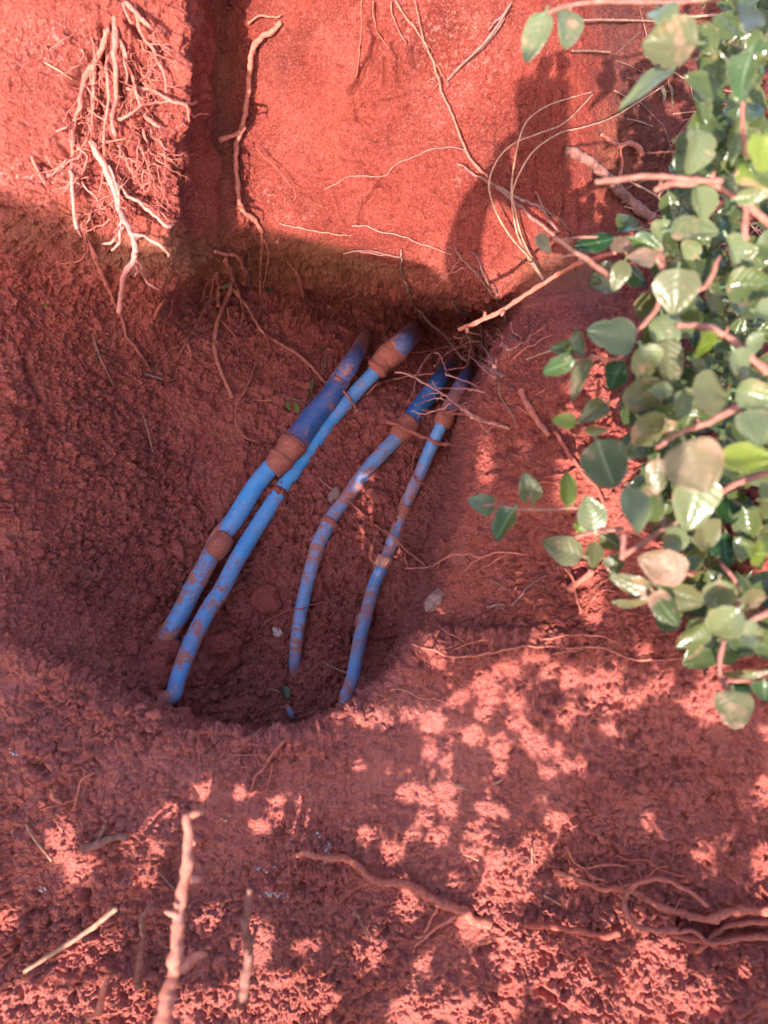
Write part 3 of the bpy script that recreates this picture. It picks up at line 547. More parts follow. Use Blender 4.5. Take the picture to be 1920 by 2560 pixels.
root('straw', 'orange straw sticking out of the bank under a leaf', M_STRAW, [T(R4('615,170 680,148 740,125'), 2.6, 2.6, lift=[.05,.03,.02], wob=.0003)], cat='straw')
root('root', 'small spiky rootlet tuft in a sunspot at the pit rim', M_ROOT, [T(PZ('1090,1570 1150,1575 1200,1600'), 3, 2, lift=.006, hairs=22, hl=.016), T(PZ('1160,1600 1170,1650 1240,1640'), 1.6, 1.2, lift=.005)])
root('straw', 'pale bent straw lying over the foot of the fourth pipe', M_STRAW, [T(PZ('920,1655 960,1662 1010,1680 1060,1700 1135,1750'), 2.2, 1.4, lift=[.02,.036,.04,.02,.01], wob=.0003), T(PZ('840,1612 920,1650 1015,1682'), 1.6, 1.8, lift=[.01,.03,.04], wob=.0003)], cat='straw')
root('root', 'brown root standing beside the foot of the fourth pipe', M_ROOTR, [T(R5('1430,50 1425,110 1435,160'), 4, 3, lift=.008), T(R5('1620,110 1659,85'), 3, 2, lift=.006), T(R5('1590,50 1659,70'), 2, 2, lift=.006)])
root('root', 'white hair root trailing right from the fourth pipe foot', M_ROOTW, [T(R6('30,40 90,45 140,70 190,85 240,85 280,105'), 1.6, 1.2, lift=.004, hairs=4, hl=.01)])
# ---- stick, long grasses and twigs in front of the wall
root('stick', 'thick broken grey stick leaning on the wall right of the phone shadow', M_WOOD, [T(R2('785,650 830,665 880,690 930,735 990,800 1050,860 1110,905 1160,940'), 12, 13, lift=[.03,.03,.03,.03,.028,.024,.02,.015], lump=.06, seg=12)], cat='stick')
root('stick', 'slender grey stick slanting across the lit gap of the shadow', M_WOOD, [T(R2('320,705 380,750 440,780 500,815 560,870 620,925 690,980 740,1020'), 3, 5, lift=[.01,.02,.03,.035,.04,.045,.05,.055], lump=.1)], cat='stick')
root('stick', 'thin forked dark twig above the slender grey stick', M_ROOTG, [T(R2('480,800 560,850 640,880 690,910 720,960 760,1000'), 3.4, 3, lift=[.03,.04,.045,.05,.05,.05]), T(R2('690,905 670,860 655,825'), 2, 1.2, lift=.05), T(R2('690,900 760,950 820,1015'), 2, 1.6, lift=[.02,.02,.006])], cat='twig')
for lb, pts, lf in [('long dry grass blade with the widest loop before the wall', '690,1215 640,1130 560,1040 500,950 460,850 455,780 490,690 560,620 660,580 780,530 900,410', [.03,.06,.08,.09,.1,.1,.1,.09,.08,.06,.03]),
        ('dry grass blade rising to the upper right above the phone shadow', '680,1200 620,1110 575,1010 555,900 550,830 560,720 585,600 620,520 700,460 800,425 895,398', [.03,.05,.07,.08,.08,.09,.09,.08,.07,.05,.03]),
        ('dry grass blade sweeping right across the wall edge', '690,1210 630,1100 590,1010 570,920 555,830 600,720 660,640 760,575 860,550 980,510 1100,440 1210,370', [.03,.05,.07,.08,.08,.08,.08,.07,.06,.06,.08,.1])]:
    root('dry_grass', lb, M_STRAW, [T(R2(pts), 2.6, 1.8, lift=lf, wob=.0002, lump=.05)], cat='grass blade', group='long dry grass blades before the wall')
root('twig', 'straight red twig with knobs pointing down left over the hole', M_ROOT, [T(R2('325,1425 370,1405 440,1375 520,1335 600,1280 680,1230 760,1180 850,1135 930,1110 1010,1090'), 5.5, 5.5, ts=[.93,.92,.91,.90,.88,.86,.84,.82,.80,.78], wob=.0008, lump=.12, seg=9),
    T(R2('440,1375 437,1352'), 5, 3, ts=.905), T(R2('515,1338 512,1362'), 5, 3, ts=.895), T(R2('360,1408 355,1432'), 4, 4, ts=.92)], cat='twig')
root('root', 'fine dry stems leaning from the wall top down to the middle', M_ROOTG, [T(R2('270,350 330,285 400,220 470,140 550,10'), 3, 3, lift=[.008,.02,.03,.03,.02], wob=.0006), T(R2('275,345 350,270 440,190 520,80'), 2.6, 2, lift=[.006,.014,.02,.02], wob=.0008), T(R2('440,135 490,90 545,30'), 2, 1.6, lift=.02)], cat='stem')
root('root', 'long thin root wandering down the lit wall from its top edge', M_ROOT, [T(R2('50,0 80,60 140,130 190,220 230,310 250,400 280,470 320,560 350,650 400,720 450,770'), 2.6, 3.2, lift=[.01,.012,.014,.014,.016,.018,.018,.02,.024,.026,.03], hairs=3, hl=.02)])
root('root', 'second thin root on the lit wall, ending at the dry stems', M_ROOTR, [T(R2('130,0 150,80 170,180 200,240 240,300 280,370'), 3, 2, lift=[.012,.014,.012,.01,.008], hairs=4, hl=.02), T(R2('30,0 35,70 60,120 95,190'), 2.4, 1.4, lift=.01)])
root('root', 'fine root arching across the middle of the lit wall', M_ROOTG, [T(R2('-260,820 -200,790 -140,760 0,760 40,720 100,690 200,650 290,635 360,650'), 1.6, 1.8, lift=[.003,.004,.004,.006,.01,.014,.016,.014,.01])])
root('root', 'two hair roots hanging on the left part of the lit wall', M_ROOTR, [T(P0('902,0 903,50 900,110 892,170 888,195'), 1.6, 1.2, lift=.006), T(P0('932,0 936,50 945,85 975,120'), 2, 1.2, lift=.01), T(P0('640,370 690,420 735,475 738,500'), 1.2, 1.0, lift=.03)])
root('root', 'white thread roots along the lower edge of the lit wall', M_ROOTW, [T(C4('0,15 120,20 220,60 330,80 430,110 560,165 640,185 720,215 800,245'), 1.2, .9, lift=.004, hairs=4, hl=.012), T(P0('700,560 760,572 830,585 880,590'), 1.4, .9, lift=.006, hairs=5, hl=.015), T(P0('860,633 900,630 960,640'), 1.6, 1.2, lift=.006)])
root('root', 'knobbly root loop at the right edge of the lit wall', M_ROOT, [T(R2('940,580 975,610 1020,630 1060,620 1100,640 1115,670'), 4, 8, lift=[.04,.03,.02,.02,.02,.01], lump=.2), T(R2('1090,660 1180,660 1280,655'), 3, 3, lift=.01), T(R2('1020,630 1030,700 1015,770'), 3, 6, lift=.01)])
# ---- foreground stubs and sticks
root('plant_stub', 'tall pale bare stub with a hooked tip, blurred in the foreground', M_STUB, [
    T(R5('680,1560 715,1420 735,1320 765,1180 772,1050 790,900 815,760 812,680 808,610 812,585'), 21, 11, ts=[.57,.58,.59,.60,.61,.62,.63,.635,.64,.643], lump=.05, seg=14, step=.003),
    T(R5('808,588 845,572 885,572'), 10, 6, ts=.643, seg=10), T(R5('770,1245 800,1235 830,1200 885,1185'), 12, 8, ts=[.593,.59,.588,.585], seg=10), T(R5('825,860 850,862 868,868'), 9, 7, ts=.618, seg=8), T(R5('770,1022 735,1010 715,1003'), 9, 5, ts=.608, seg=8), T(R5('772,975 762,965'), 9, 5, ts=.612, seg=8), T(R5('805,745 792,738'), 7, 4, ts=.633, seg=8), T(R5('825,700 845,705'), 7, 4, ts=.633, seg=8)], cat='plant stub')
root('plant_stub', 'shorter brown stub standing right of the tall pale one', M_WOOD, [T(R5('1045,1400 1060,1300 1070,1180 1060,1080 1072,980 1080,895'), 15, 9, ts=[.74,.73,.72,.71,.705,.70], lump=.08, seg=12), T(R5('1070,1180 1095,1120 1110,1060'), 7, 4, ts=.715)], cat='plant stub')
root('plant_stub', 'thin shaded stub left of the tall pale one', M_WOOD, [T(R5('595,1330 600,1240 612,1160 620,1080 612,1030 645,975'), 9, 6, ts=[.77,.76,.75,.74,.735,.73], lump=.08, seg=10)], cat='plant stub')
root('plant_stub', 'small sunlit stub tip near the bottom left', M_STUB, [T(R5('425,1440 440,1380 452,1330 468,1295'), 10, 6, ts=[.74,.73,.72,.715], lump=.08, seg=10), T(R5('435,1400 415,1440 380,1470'), 4, 3, ts=.74)], cat='plant stub')
root('straw', 'thick pale straw lying slantwise at the lower left', M_STRAW, [T(R5('105,1260 200,1200 300,1135 400,1070 430,1045 505,985'), 5, 7, ts=[.79,.785,.78,.78,.775,.775], wob=.0004, lump=.06, seg=10)], cat='straw')
root('straw', 'thin grey straw lying on clods near the left edge', M_STRAW, [T(R5('110,620 150,690 225,780'), 3, 3.4, lift=.01, wob=.0004)], cat='straw')
root('bark_piece', 'curved piece of dead root bark on the left foreground clods', M_WOOD, [T(R5('365,722 420,712 470,690 510,672 560,680'), 12, 8, lift=[.008,.014,.016,.012,.008], lump=.15, seg=10), T(R5('430,690 445,650 462,615'), 7, 4, lift=.01)], cat='bark')
root('root', 'dirty root lying below the rim beneath the third pipe', M_ROOT, [T(R5('1282,198 1220,270 1170,330 1140,380 1100,420 1085,480'), 5, 3.4, lift=[.02,.012,.008,.006,.004])], [T(R5('1010,320 1090,325 1160,320'), 2, 1.6, lift=.004), T(R5('1000,385 1050,375 1080,385'), 2, 1.6, lift=.004), T(R5('1180,360 1165,430 1150,490'), 2.4, 1.6, lift=.004)])
root('root', 'forked thin root sticking up on the left foreground', M_ROOT, [T(R5('410,400 350,430 340,490 315,560'), 3, 3, lift=[.02,.016,.012,.005]), T(R5('330,515 290,530 240,540 180,560'), 2.4, 1.4, lift=.005, hairs=3)])
root('root', 'stubby root piece at the left foreground slope', M_ROOT, [T(R5('218,478 240,510 268,532'), 6, 4, lift=.008), T(R5('225,310 200,340 170,365'), 2, 1.4, lift=.004)])
root('root', 'blurred twig near the bottom middle', M_ROOTG, [T(R5('1525,980 1570,1060 1600,1130'), 3.4, 2.4, lift=[.03,.02,.005]), T(R5('680,820 740,885 790,950'), 3, 2.4, lift=.01)])
root('thick_root', 'thick crusted root slanting down right across the middle foreground', M_ROOT, [T(R5('1270,760 1330,755 1380,768 1440,765 1490,778 1540,800 1590,850 1650,880') + R6('100,880 180,925 260,970 340,1000 400,1040 470,1060'), 7, 13, lift=[.012,.014,.014,.014,.014,.014,.013,.012,.012,.011,.01,.009,.007,.004], lump=.22, seg=11)], cat='root')
root('root', 'pale forked root beneath the thick slanting root', M_ROOTP, [T(R6('320,1010 280,1040 240,1060 190,1105 130,1150'), 5, 3.4, lift=[.008,.012,.012,.01,.008]), T(R6('190,1100 150,1112 135,1112'), 4, 3, lift=.01), T(R6('245,960 210,1020 175,1090'), 4, 3, lift=.008)])
root('thick_root', 'long thick root coming in from the right edge', M_ROOT, [T(R6('730,820 780,835 840,862 900,885 960,905 1030,905 1090,920 1140,950 1190,975 1290,1010 1400,1030 1500,1000 1659,995 1800,990'), 6, 12, lift=[.005,.01,.012,.012,.012,.012,.014,.016,.018,.02,.02,.02,.02,.02], lump=.28, seg=11, hairs=8, hl=.03)], cat='root')
root('thick_root', 'second thick root from the right edge, lower and darker', M_ROOTR, [T(R6('600,1060 700,1066 820,1082 950,1108 1010,1090'), 6, 9, lift=[.006,.01,.012,.01,.006], lump=.2, seg=11), T(R6('1240,1100 1400,1130 1520,1110 1659,1100 1800,1090'), 7, 10, lift=[.012,.014,.014,.012,.012], lump=.12, seg=11)], cat='root')
root('root', 'thinner root branching off between the two right-hand thick roots', M_ROOT, [T(R6('1350,1180 1400,1130 1450,1085 1540,1055 1659,1040 1800,1030'), 5, 9, lift=[.01,.014,.018,.02,.018,.018]), T(R6('1245,1090 1300,1080 1370,1110 1400,1140 1480,1125 1659,1105'), 5, 7, lift=[.02,.024,.024,.022,.02,.02])])
root('root', 'pale root curled into a loop at the lower right', M_ROOT, [T(R6('1262,1085 1170,1082 1080,1062 1045,1010 1035,960 1060,905 1110,872 1180,858 1240,872 1330,920 1400,980'), 7.5, 5, lift=[.03,.035,.035,.035,.035,.035,.035,.03,.03,.025,.02], lump=.12, seg=9), T(R6('1040,945 1005,928'), 6, 5, lift=.035), T(R6('1080,1060 1090,1020 1060,1000'), 4, 3, lift=.034)])
root('root', 'thin forked root above the curled loop', M_ROOT, [T(R6('790,720 800,760 830,790 870,815 920,805 1040,798'), 4, 3, lift=.01), T(R6('865,812 900,850 960,870'), 3, 2, lift=.01), T(R6('800,790 790,770'), 3, 2, lift=.01)])
root('root', 'thin roots above the long thick root at the lower right', M_ROOTR, [T(R6('1000,750 1060,780 1130,775 1200,820 1290,850'), 3.4, 3, lift=.008, hairs=4), T(R6('1130,860 1170,820 1240,800'), 3, 2, lift=.008)])
root('straw', 'tiny straws strewn in the middle of the dappled ground', M_STRAW, [T(R6('290,445 340,465 375,480'), 2, 2, lift=.004, wob=.0003), T(R6('340,750 410,780'), 2, 2, lift=.004, wob=.0003), T(R6('640,715 638,790'), 2.4, 2, lift=.012, wob=.0003), T(R6('690,930 760,970'), 3, 2, lift=.005, wob=.0003)], cat='straw')
root('straw', 'brown leaf sliver near the centre of the dappled ground', M_STRAW, [T(R6('470,450 510,432'), 4, 2, lift=.004, wob=.0003)], cat='straw')
# ------------------------------------------------------------------ pipes
def pipe_mat(name, blue, dark, mudlev):
    m, n, b, N_, L_ = new_mat(name); tc = N_.new('ShaderNodeTexCoord').outputs['Object']
    t1 = nz(N_, L_, 34, 5, .7, tc); t2 = nz(N_, L_, 170, 4, .75, tc); t3 = nz(N_, L_, 420, 3, .6, tc)
    tint = ramp(N_, L_, t1.outputs[0], [(.3, dark), (.6, blue)])
    film = N_.new('ShaderNodeMath'); film.operation = 'MULTIPLY_ADD'; L_.new(t1.outputs[0], film.inputs[0]); film.inputs[1].default_value = .8
    a = N_.new('ShaderNodeMath'); a.operation = 'MULTIPLY_ADD'; L_.new(t2.outputs[0], a.inputs[0]); a.inputs[1].default_value = .8; L_.new(attr(N_, 'mud'), a.inputs[2])
    L_.new(a.outputs[0], film.inputs[2])
    mk = ramp(N_, L_, film.outputs[0], [(.68 - mudlev, (.02,) * 3), (.97 - mudlev, (.26,) * 3), (1.09 - mudlev, (.75,) * 3), (1.22 - mudlev, (1,) * 3)])
    c = mix(N_, L_, tint.outputs[0], (.42, .135, .10), mk.outputs[0])
    sp = ramp(N_, L_, t3.outputs[0], [(.57, (0,) * 3), (.68, (.9,) * 3)])
    c = mix(N_, L_, c, (.30, .07, .05), sp.outputs[0])
    L_.new(c, b.inputs['Base Color'])
    r = N_.new('ShaderNodeMapRange'); L_.new(mk.outputs[0], r.inputs[0]); r.inputs[3].default_value = .33; r.inputs[4].default_value = .9; L_.new(r.outputs[0], b.inputs['Roughness'])
    bp = N_.new('ShaderNodeBump'); bp.inputs['Distance'].default_value = .0012; bp.inputs['Strength'].default_value = .8; L_.new(mix(N_, L_, mk.outputs[0], sp.outputs[0], .4), bp.inputs['Height']); L_.new(bp.outputs[0], b.inputs['Normal'])
    return m
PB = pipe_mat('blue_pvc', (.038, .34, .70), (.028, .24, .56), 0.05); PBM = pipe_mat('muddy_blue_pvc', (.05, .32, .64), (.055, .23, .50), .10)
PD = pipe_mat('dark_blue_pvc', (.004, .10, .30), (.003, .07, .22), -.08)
PM = simple('mud_coat', (.40, .115, .08), (.30, .07, .05), 150, .9, .0015)
def pipe_part(name, parent, pts, widths, mat, t=None, mud=None, lift=.9, lump=0, step=.004, seg=28, dt=0, bury=(0, 0)):
    """pts pixels along the axis, widths px diameters per point; depth fitted smoothly over the soil"""
    xs = np.array([p[0] for p in pts], float); ys = np.array([p[1] for p in pts], float)
    if t is None:
        tt = np.array([hit(*p)[2] for p in pts]); s_ = np.r_[0, np.cumsum(np.hypot(np.diff(xs), np.diff(ys)))]
        deg = 2 if len(pts) > 3 else 1; tt = np.polyval(np.polyfit(s_, tt, deg), s_)
        tt = tt - lift * np.array(widths) / 2 * PXM * tt - dt
        tt[0] += bury[0]; tt[-1] += bury[1]; tt[1] += bury[0] * .3
    else: tt = np.array(t, float)
    if name == 'dark_sleeve': tt[-1] = max(tt[-1], hit(xs[-1], ys[-1])[2] + .022)
    Q = [at(x, y, t=q) for x, y, q in zip(xs, ys, tt)]
    C, par = spline(Q, step); W = np.interp(par, range(len(pts)), widths) * .94; M = np.interp(par, range(len(pts)), mud if mud else [0] * len(pts))
    R = [w_ / 2 * PXM * (c - CV).dot(Vector(FW)) for w_, c in zip(W, C)]
    mb = MB(); mb.tube(C, R, seg, 0)
    V = np.array([tuple(v) for v in mb.V]); mm = np.repeat(M, seg)
    if lump:
        ax = np.repeat(np.array([tuple(c) for c in C]), seg, 0); rad = V - ax; rn = rad / np.linalg.norm(rad, axis=1, keepdims=True)
        V = V + rn * (np.abs(fbm(V, .009, 3, 9)) * lump + np.abs(vnoise(V, .003, 4)) * lump * .4)[:, None]
    else:
        ax = np.repeat(np.array([tuple(c) for c in C]), seg, 0); rad = V - ax; rn = rad / np.linalg.norm(rad, axis=1, keepdims=True)
        V = V + rn * (np.clip(fbm(V, .012, 3, 9) + mm * 1.6 - .25, 0, 1) * .0022)[:, None]
    # under-side and flanks hold more mud
    o = link_mesh(name, V, mb.F, mat, parent, True, attrs={'mud': mm + .10 * fbm(V, .02, 2, 5) + .30 * np.clip(.45 - rn @ -FW, 0, 1) ** 1.2})
    return o, tt
def pipe(label, pts0):
    e = empty('water_pipe', at(*pts0)); tag(e, label, 'pipe', 'blue water pipes in the pit'); bpy.context.view_layer.update(); return e
def fix_parent(e):
    """keep children where they were modelled although the Empty stands at its own place"""
    for o in list(COL.objects):
        if o.parent == e: o.matrix_parent_inverse = e.matrix_world.inverted()
# 1: leftmost
e = pipe('leftmost water pipe with a thick mud-covered reducer and wide dark blue sleeve', (430, 1600))
LW = PZ('75,1560 115,1480 180,1370 245,1240 305,1130 355,1030 420,950 520,790 600,690')
o, t1 = pipe_part('pipe_section', e, LW, [50, 51, 52, 51, 51, 51, 50, 49, 48], PB, bury=(.02, 0), mud=[.5, .22, .1, .2, .14, .30, 0, -.05, .02])
q = lambda p: hit(*p)[2]
tA = t1[-1]
pipe_part('mud_clump', e, PZ('325,1100 350,1070 378,1030'), [50, 58, 50], PM, t=[t1[4] - .002, t1[4] - .001, t1[5] - .001], lump=.005)
UPP = PZ('690,600 735,545 800,455 870,370 920,290 990,180 1050,75')
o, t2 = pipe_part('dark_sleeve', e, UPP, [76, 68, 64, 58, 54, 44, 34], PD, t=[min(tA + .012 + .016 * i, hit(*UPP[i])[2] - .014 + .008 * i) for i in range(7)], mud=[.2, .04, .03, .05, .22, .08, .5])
cp, _ = pipe_part('coupling', e, PZ('600,712 618,690 645,655 672,625 695,597 715,568'), [52, 60, 68, 64, 71, 66], PM, t=np.linspace(tA - .002, tA + .010, 6), step=.0015, lump=.0014)
pipe_part('collar', cp, PZ('637,664 645,655 653,645'), [70, 74, 70], PM, t=[tA + .001, tA + .002, tA + .003], lump=.001); pipe_part('collar', cp, PZ('700,590 708,580 714,572'), [75, 79, 75], PM, t=[tA + .007, tA + .008, tA + .008], lump=.001)
fix_parent(e)
# 2
e = pipe('longest water pipe of the four, second from the left, ending in a fat mud elbow', (440, 1640))
L2 = PZ('60,1880 100,1790 140,1770 160,1690 215,1545 285,1400 370,1265 450,1110 550,950 660,780 770,630 880,475 990,350 1090,245')
o, t1 = pipe_part('pipe_section', e, L2, [40, 40, 42, 44, 46, 46, 45, 44, 43, 42, 41, 40, 39, 38], PB, t=None, bury=(.03, 0), mud=[.15, .25, .15, .1, .16, .12, .18, .0, .02, -.06, -.1, .06, .08, .12], lift=1.0, dt=.012)
tA = t1[-1]
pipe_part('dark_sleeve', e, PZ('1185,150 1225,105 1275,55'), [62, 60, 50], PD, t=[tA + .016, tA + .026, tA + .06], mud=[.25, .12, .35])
cp, _ = pipe_part('coupling', e, PZ('1085,250 1105,225 1120,195 1145,175 1180,150 1200,135'), [44, 54, 54, 66, 70, 64], PM, t=[tA, tA + .001, tA + .003, tA + .006, tA + .012, tA + .016], step=.0015, lump=.0016)
pipe_part('collar', cp, PZ('1092,240 1100,230 1108,221'), [58, 62, 58], PM, t=[tA, tA, tA], lump=.001)
fix_parent(e)
# 3
e = pipe('third water pipe from the left, kinked at a rust coloured ring', (740, 1600))
L3 = PZ('733,1730 712,1650 715,1560 735,1400 765,1260 800,1130 822,1050 850,1000 885,930 960,830 1050,710 1130,620 1210,540')
o, t1 = pipe_part('pipe_section', e, L3, [10, 30, 34, 35, 36, 38, 39, 39, 36, 36, 38, 40, 40], PBM, bury=(.03, 0), mud=[.5, .2, .12, .1, .08, .22, .12, .1, .05, .22, .16, .05, .15])
tA = t1[-1]
pipe_part('ring', e, PZ('862,974 876,956 884,946'), [48, 50, 46], PM, t=[t1[7] + .002, t1[8] - .002, t1[8]], lump=.0008)
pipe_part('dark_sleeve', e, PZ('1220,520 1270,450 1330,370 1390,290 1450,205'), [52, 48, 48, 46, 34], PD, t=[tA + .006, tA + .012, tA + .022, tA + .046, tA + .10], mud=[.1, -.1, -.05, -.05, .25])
cp, _ = pipe_part('coupling', e, PZ('1192,560 1215,530 1240,500 1262,478'), [46, 56, 58, 54], PM, t=[tA - .002, tA, tA + .003, tA + .006], lump=.004)
fix_parent(e)
# 4
e = pipe('rightmost water pipe, thinnest, with pale mud rings and a sunlit foot', (855, 1750))
L4 = PZ('940,1850 955,1770 985,1680 1015,1520 1050,1380 1085,1250 1130,1150 1180,1020 1230,880 1290,750 1345,620 1410,480')
o, t1 = pipe_part('pipe_section', e, L4, [30, 36, 37, 37, 36, 35, 34, 34, 33, 33, 34, 34], PBM, bury=(.02, 0), mud=[.2, .12, .02, .1, .12, .04, .12, .18, .22, .14, .0, -.02], lift=1.1, dt=.008)
tA = t1[-1]
for k, (pt, ww) in enumerate([('1022,1448 1038,1410 1046,1385', 42), ('1115,1165 1132,1135 1140,1110', 42), ('1205,935 1222,905 1235,875', 40)]):
    i = (4, 6, 8)[k]; pipe_part('mud_ring', e, PZ(pt), [ww - 2, ww + 2, ww - 2], simple('pale_mud', (.52, .24, .18), (.36, .11, .08), 160, .9, .001) if k == 1 else PM, t=[t1[i] - .001] * 3, lump=.0022)
pipe_part('dark_sleeve', e, PZ('1430,440 1470,360 1500,300 1535,235'), [42, 42, 40, 30], PD, t=[tA + .008, tA + .03, tA + .055, tA + .09], mud=[.3, .22, .0, .2])
cp, _ = pipe_part('coupling', e, PZ('1400,500 1415,470 1430,440'), [42, 52, 46], PM, t=[tA, tA + .001, tA + .004], lump=.002)
fix_parent(e)
tag(pipe_part('pipe_end', None, PZ('672,1818 690,1848 706,1880'), [16, 18, 12], PBM, t=[hit(*PZ('690,1848')[0])[2] - x for x in (-.004, .002, -.002)], mud=[.2, .1, .3])[0], 'tip of blue pipe just showing in the soil at the rim', 'pipe')
# ------------------------------------------------------------------ stones, clods, flakes
def lump(name, label, px, py, r, mat, sq=(1, 1, .6), lift=None, sub=4, lu=.3, cat='clod', ang=0):
    if mat is M_CLOD: mat = M_SOIL
    p, n, t = hit(px, py); rr = r * PXM * t; mb = MB(); q = n.to_track_quat('Z', 'Y')
    q = q @ Vector((0, 0, 1)).rotation_difference(Vector((math.cos(ang) * 0.001, 0, 1)))
    from mathutils import Quaternion
    q = n.to_track_quat('Z', 'Y') @ Quaternion((0, 0, 1), ang)
    mb.ball(p + n * rr * sq[2] * (.35 if lift is None else lift), rr, sub, sq, lu, q)
    o = mb.build(name, mat); 
    for pl in o.data.polygons: pl.use_smooth = True
    tag(o, label, cat); return o
lump('stone', 'flat slab stone lying left of the leftmost pipe', 440, 1374, 34, M_CLOD, (1.1, .5, .4), ang=2.5, cat='stone', lu=.35)
lump('stone', 'darker slab stone left of the flat slab', 392, 1388, 30, M_CLOD, (1, .6, .5), ang=2.7, cat='stone', lu=.35)
lump('stone', 'small wedge stone touching the leftmost pipe', 488, 1385, 26, M_CLOD, (.6, 1, .6), ang=.3, cat='stone', lu=.4)
lump('clod', 'large round clod of earth between the second and third pipes', 666, 1500, 38, M_SOIL, (1, 1, .5), lu=.28, sub=4)
lump('clod', 'lump of earth sitting on the buried end of the leftmost pipe', 418, 1622, 36, M_CLOD, (1, 1, .9), lu=.3, sub=4, lift=.6)
lump('clod', 'big clod left of the foot of the second pipe', 392, 1690, 50, M_CLOD, (1.1, .9, .7), lu=.35, sub=4)
lump('clod', 'clod resting against the second pipe under the bend', 402, 1752, 20, M_CLOD, (1.3, 1, .7), lu=.3, sub=4, lift=1)
lump('clod', 'crumbling clod right of the foot of the second pipe', 560, 1612, 42, M_CLOD, (1.2, .8, .6), lu=.4, sub=4)
lump('clod', 'wedge of earth below the crumbling clod', 575, 1670, 26, M_CLOD, (.7, 1.3, .7), lu=.4, sub=4)
lump('clod', 'small dark clod under the wedge of earth', 548, 1690, 20, M_CLOD, (1, 1, .8), lu=.4)
lump('stone', 'grey stone at the right side of the pit under the bank', 1092, 1506, 34, M_STONE, (1.1, .75, .6), cat='stone', ang=.1, lu=.2)
lump('stone', 'pale pointed stone behind the third pipe', 836, 1240, 24, M_STONE, (.6, 1.1, .5), cat='stone', ang=-.4, lu=.25)
lump('stone', 'flat reddish stone between third and fourth pipe', 942, 1242, 32, M_CLOD, (1, .7, .4), cat='stone', lu=.35)
lump('stone', 'small brown stone at the right bank foot near the pale root', 1115, 1360, 17, M_CLOD, (1.2, .8, .6), cat='stone')
lump('stone', 'chip of white stone between the third pipe and the round clod', 694, 1578, 12, simple('chalk', (.6, .45, .42), (.35, .14, .11), 300, .9), (1, .8, .3), cat='stone', lu=.8)
lump('stone', 'greyish round clod in the sunspot left of the rim leaf', 483, 1778, 20, M_CLOD, (1, .9, .7), cat='clod', lu=.3)
# loose crumbs: nobody could count them
mb = MB(); random.seed(21)
def crumbs_in(n, cx, cy, sx, sy, r0, r1, sub=1):
    for _ in range(n):
        x = random.gauss(cx, sx); y = random.gauss(cy, sy)
        if not (-60 < x < 1980 and 620 < y < 2620) : continue
        p, nn, t = hit(x, y); r = (r0 + (r1 - r0) * random.random() ** 3) * 1e-3
        mb.ball(p + nn * r * .05, r, 1 if r < .0018 else (2 if r < .0045 else 3), (1, random.uniform(.6, 1), random.uniform(.5, .85)), .65, nn.to_track_quat('Z', 'Y'))
crumbs_in(2600, 350, 1250, 260, 260, .9, 4.2); crumbs_in(1500, 850, 1300, 160, 260, .9, 4.2); crumbs_in(1300, 560, 1640, 180, 90, 1, 6.5)
crumbs_in(70, 430, 1640, 90, 70, 6, 15); crumbs_in(40, 900, 1350, 140, 160, 4, 11); crumbs_in(60, 300, 1350, 140, 140, 4, 12)
crumbs_in(260, 400, 1680, 45, 50, 2, 11); crumbs_in(260, 560, 1660, 60, 50, 2, 11); crumbs_in(160, 745, 1700, 40, 40, 1.5, 7); crumbs_in(160, 850, 1770, 40, 25, 1.5, 6); crumbs_in(700, 330, 1400, 120, 110, 1.5, 8); crumbs_in(120, 960, 830, 120, 25, 2, 9)
crumbs_in(900, 150, 2150, 200, 230, 1, 6); crumbs_in(1300, 1700, 2050, 260, 300, .8, 5); crumbs_in(1500, 1100, 2300, 600, 200, .7, 4); crumbs_in(900, 900, 900, 200, 80, .9, 3.5); crumbs_in(700, 200, 780, 180, 100, .9, 3.5); crumbs_in(500, 1450, 1700, 250, 200, .6, 2.4)
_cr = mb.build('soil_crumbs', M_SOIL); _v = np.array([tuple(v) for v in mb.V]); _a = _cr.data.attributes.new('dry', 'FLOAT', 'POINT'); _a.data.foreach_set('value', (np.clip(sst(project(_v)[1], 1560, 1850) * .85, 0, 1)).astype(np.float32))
tag(_cr, 'loose crumbs of red soil strewn over the pit', None, None, 'stuff')
# white flakes
mb = MB()
for cx, cy, n, sx, sy in ((817, 2130, 26, 7, 14), (690, 2236, 30, 24, 4), (650, 2172, 10, 14, 4), (118, 2225, 12, 12, 5), (1072, 1757, 4, 6, 6), (800, 2088, 5, 6, 4), (560, 2050, 5, 8, 6), (30, 1880, 5, 10, 5)):
    for _ in range(n):
        p, nn, t = hit(random.gauss(cx, sx), random.gauss(cy, sy)); mb.ball(p + nn * .0006, random.uniform(.0006, .0022), 1, (1, random.uniform(.5, 1), .25), .3, nn.to_track_quat('Z', 'Y'))
tag(mb.build('white_flakes', M_PAINT), 'scattered white flakes on the foreground soil', None, None, 'stuff')
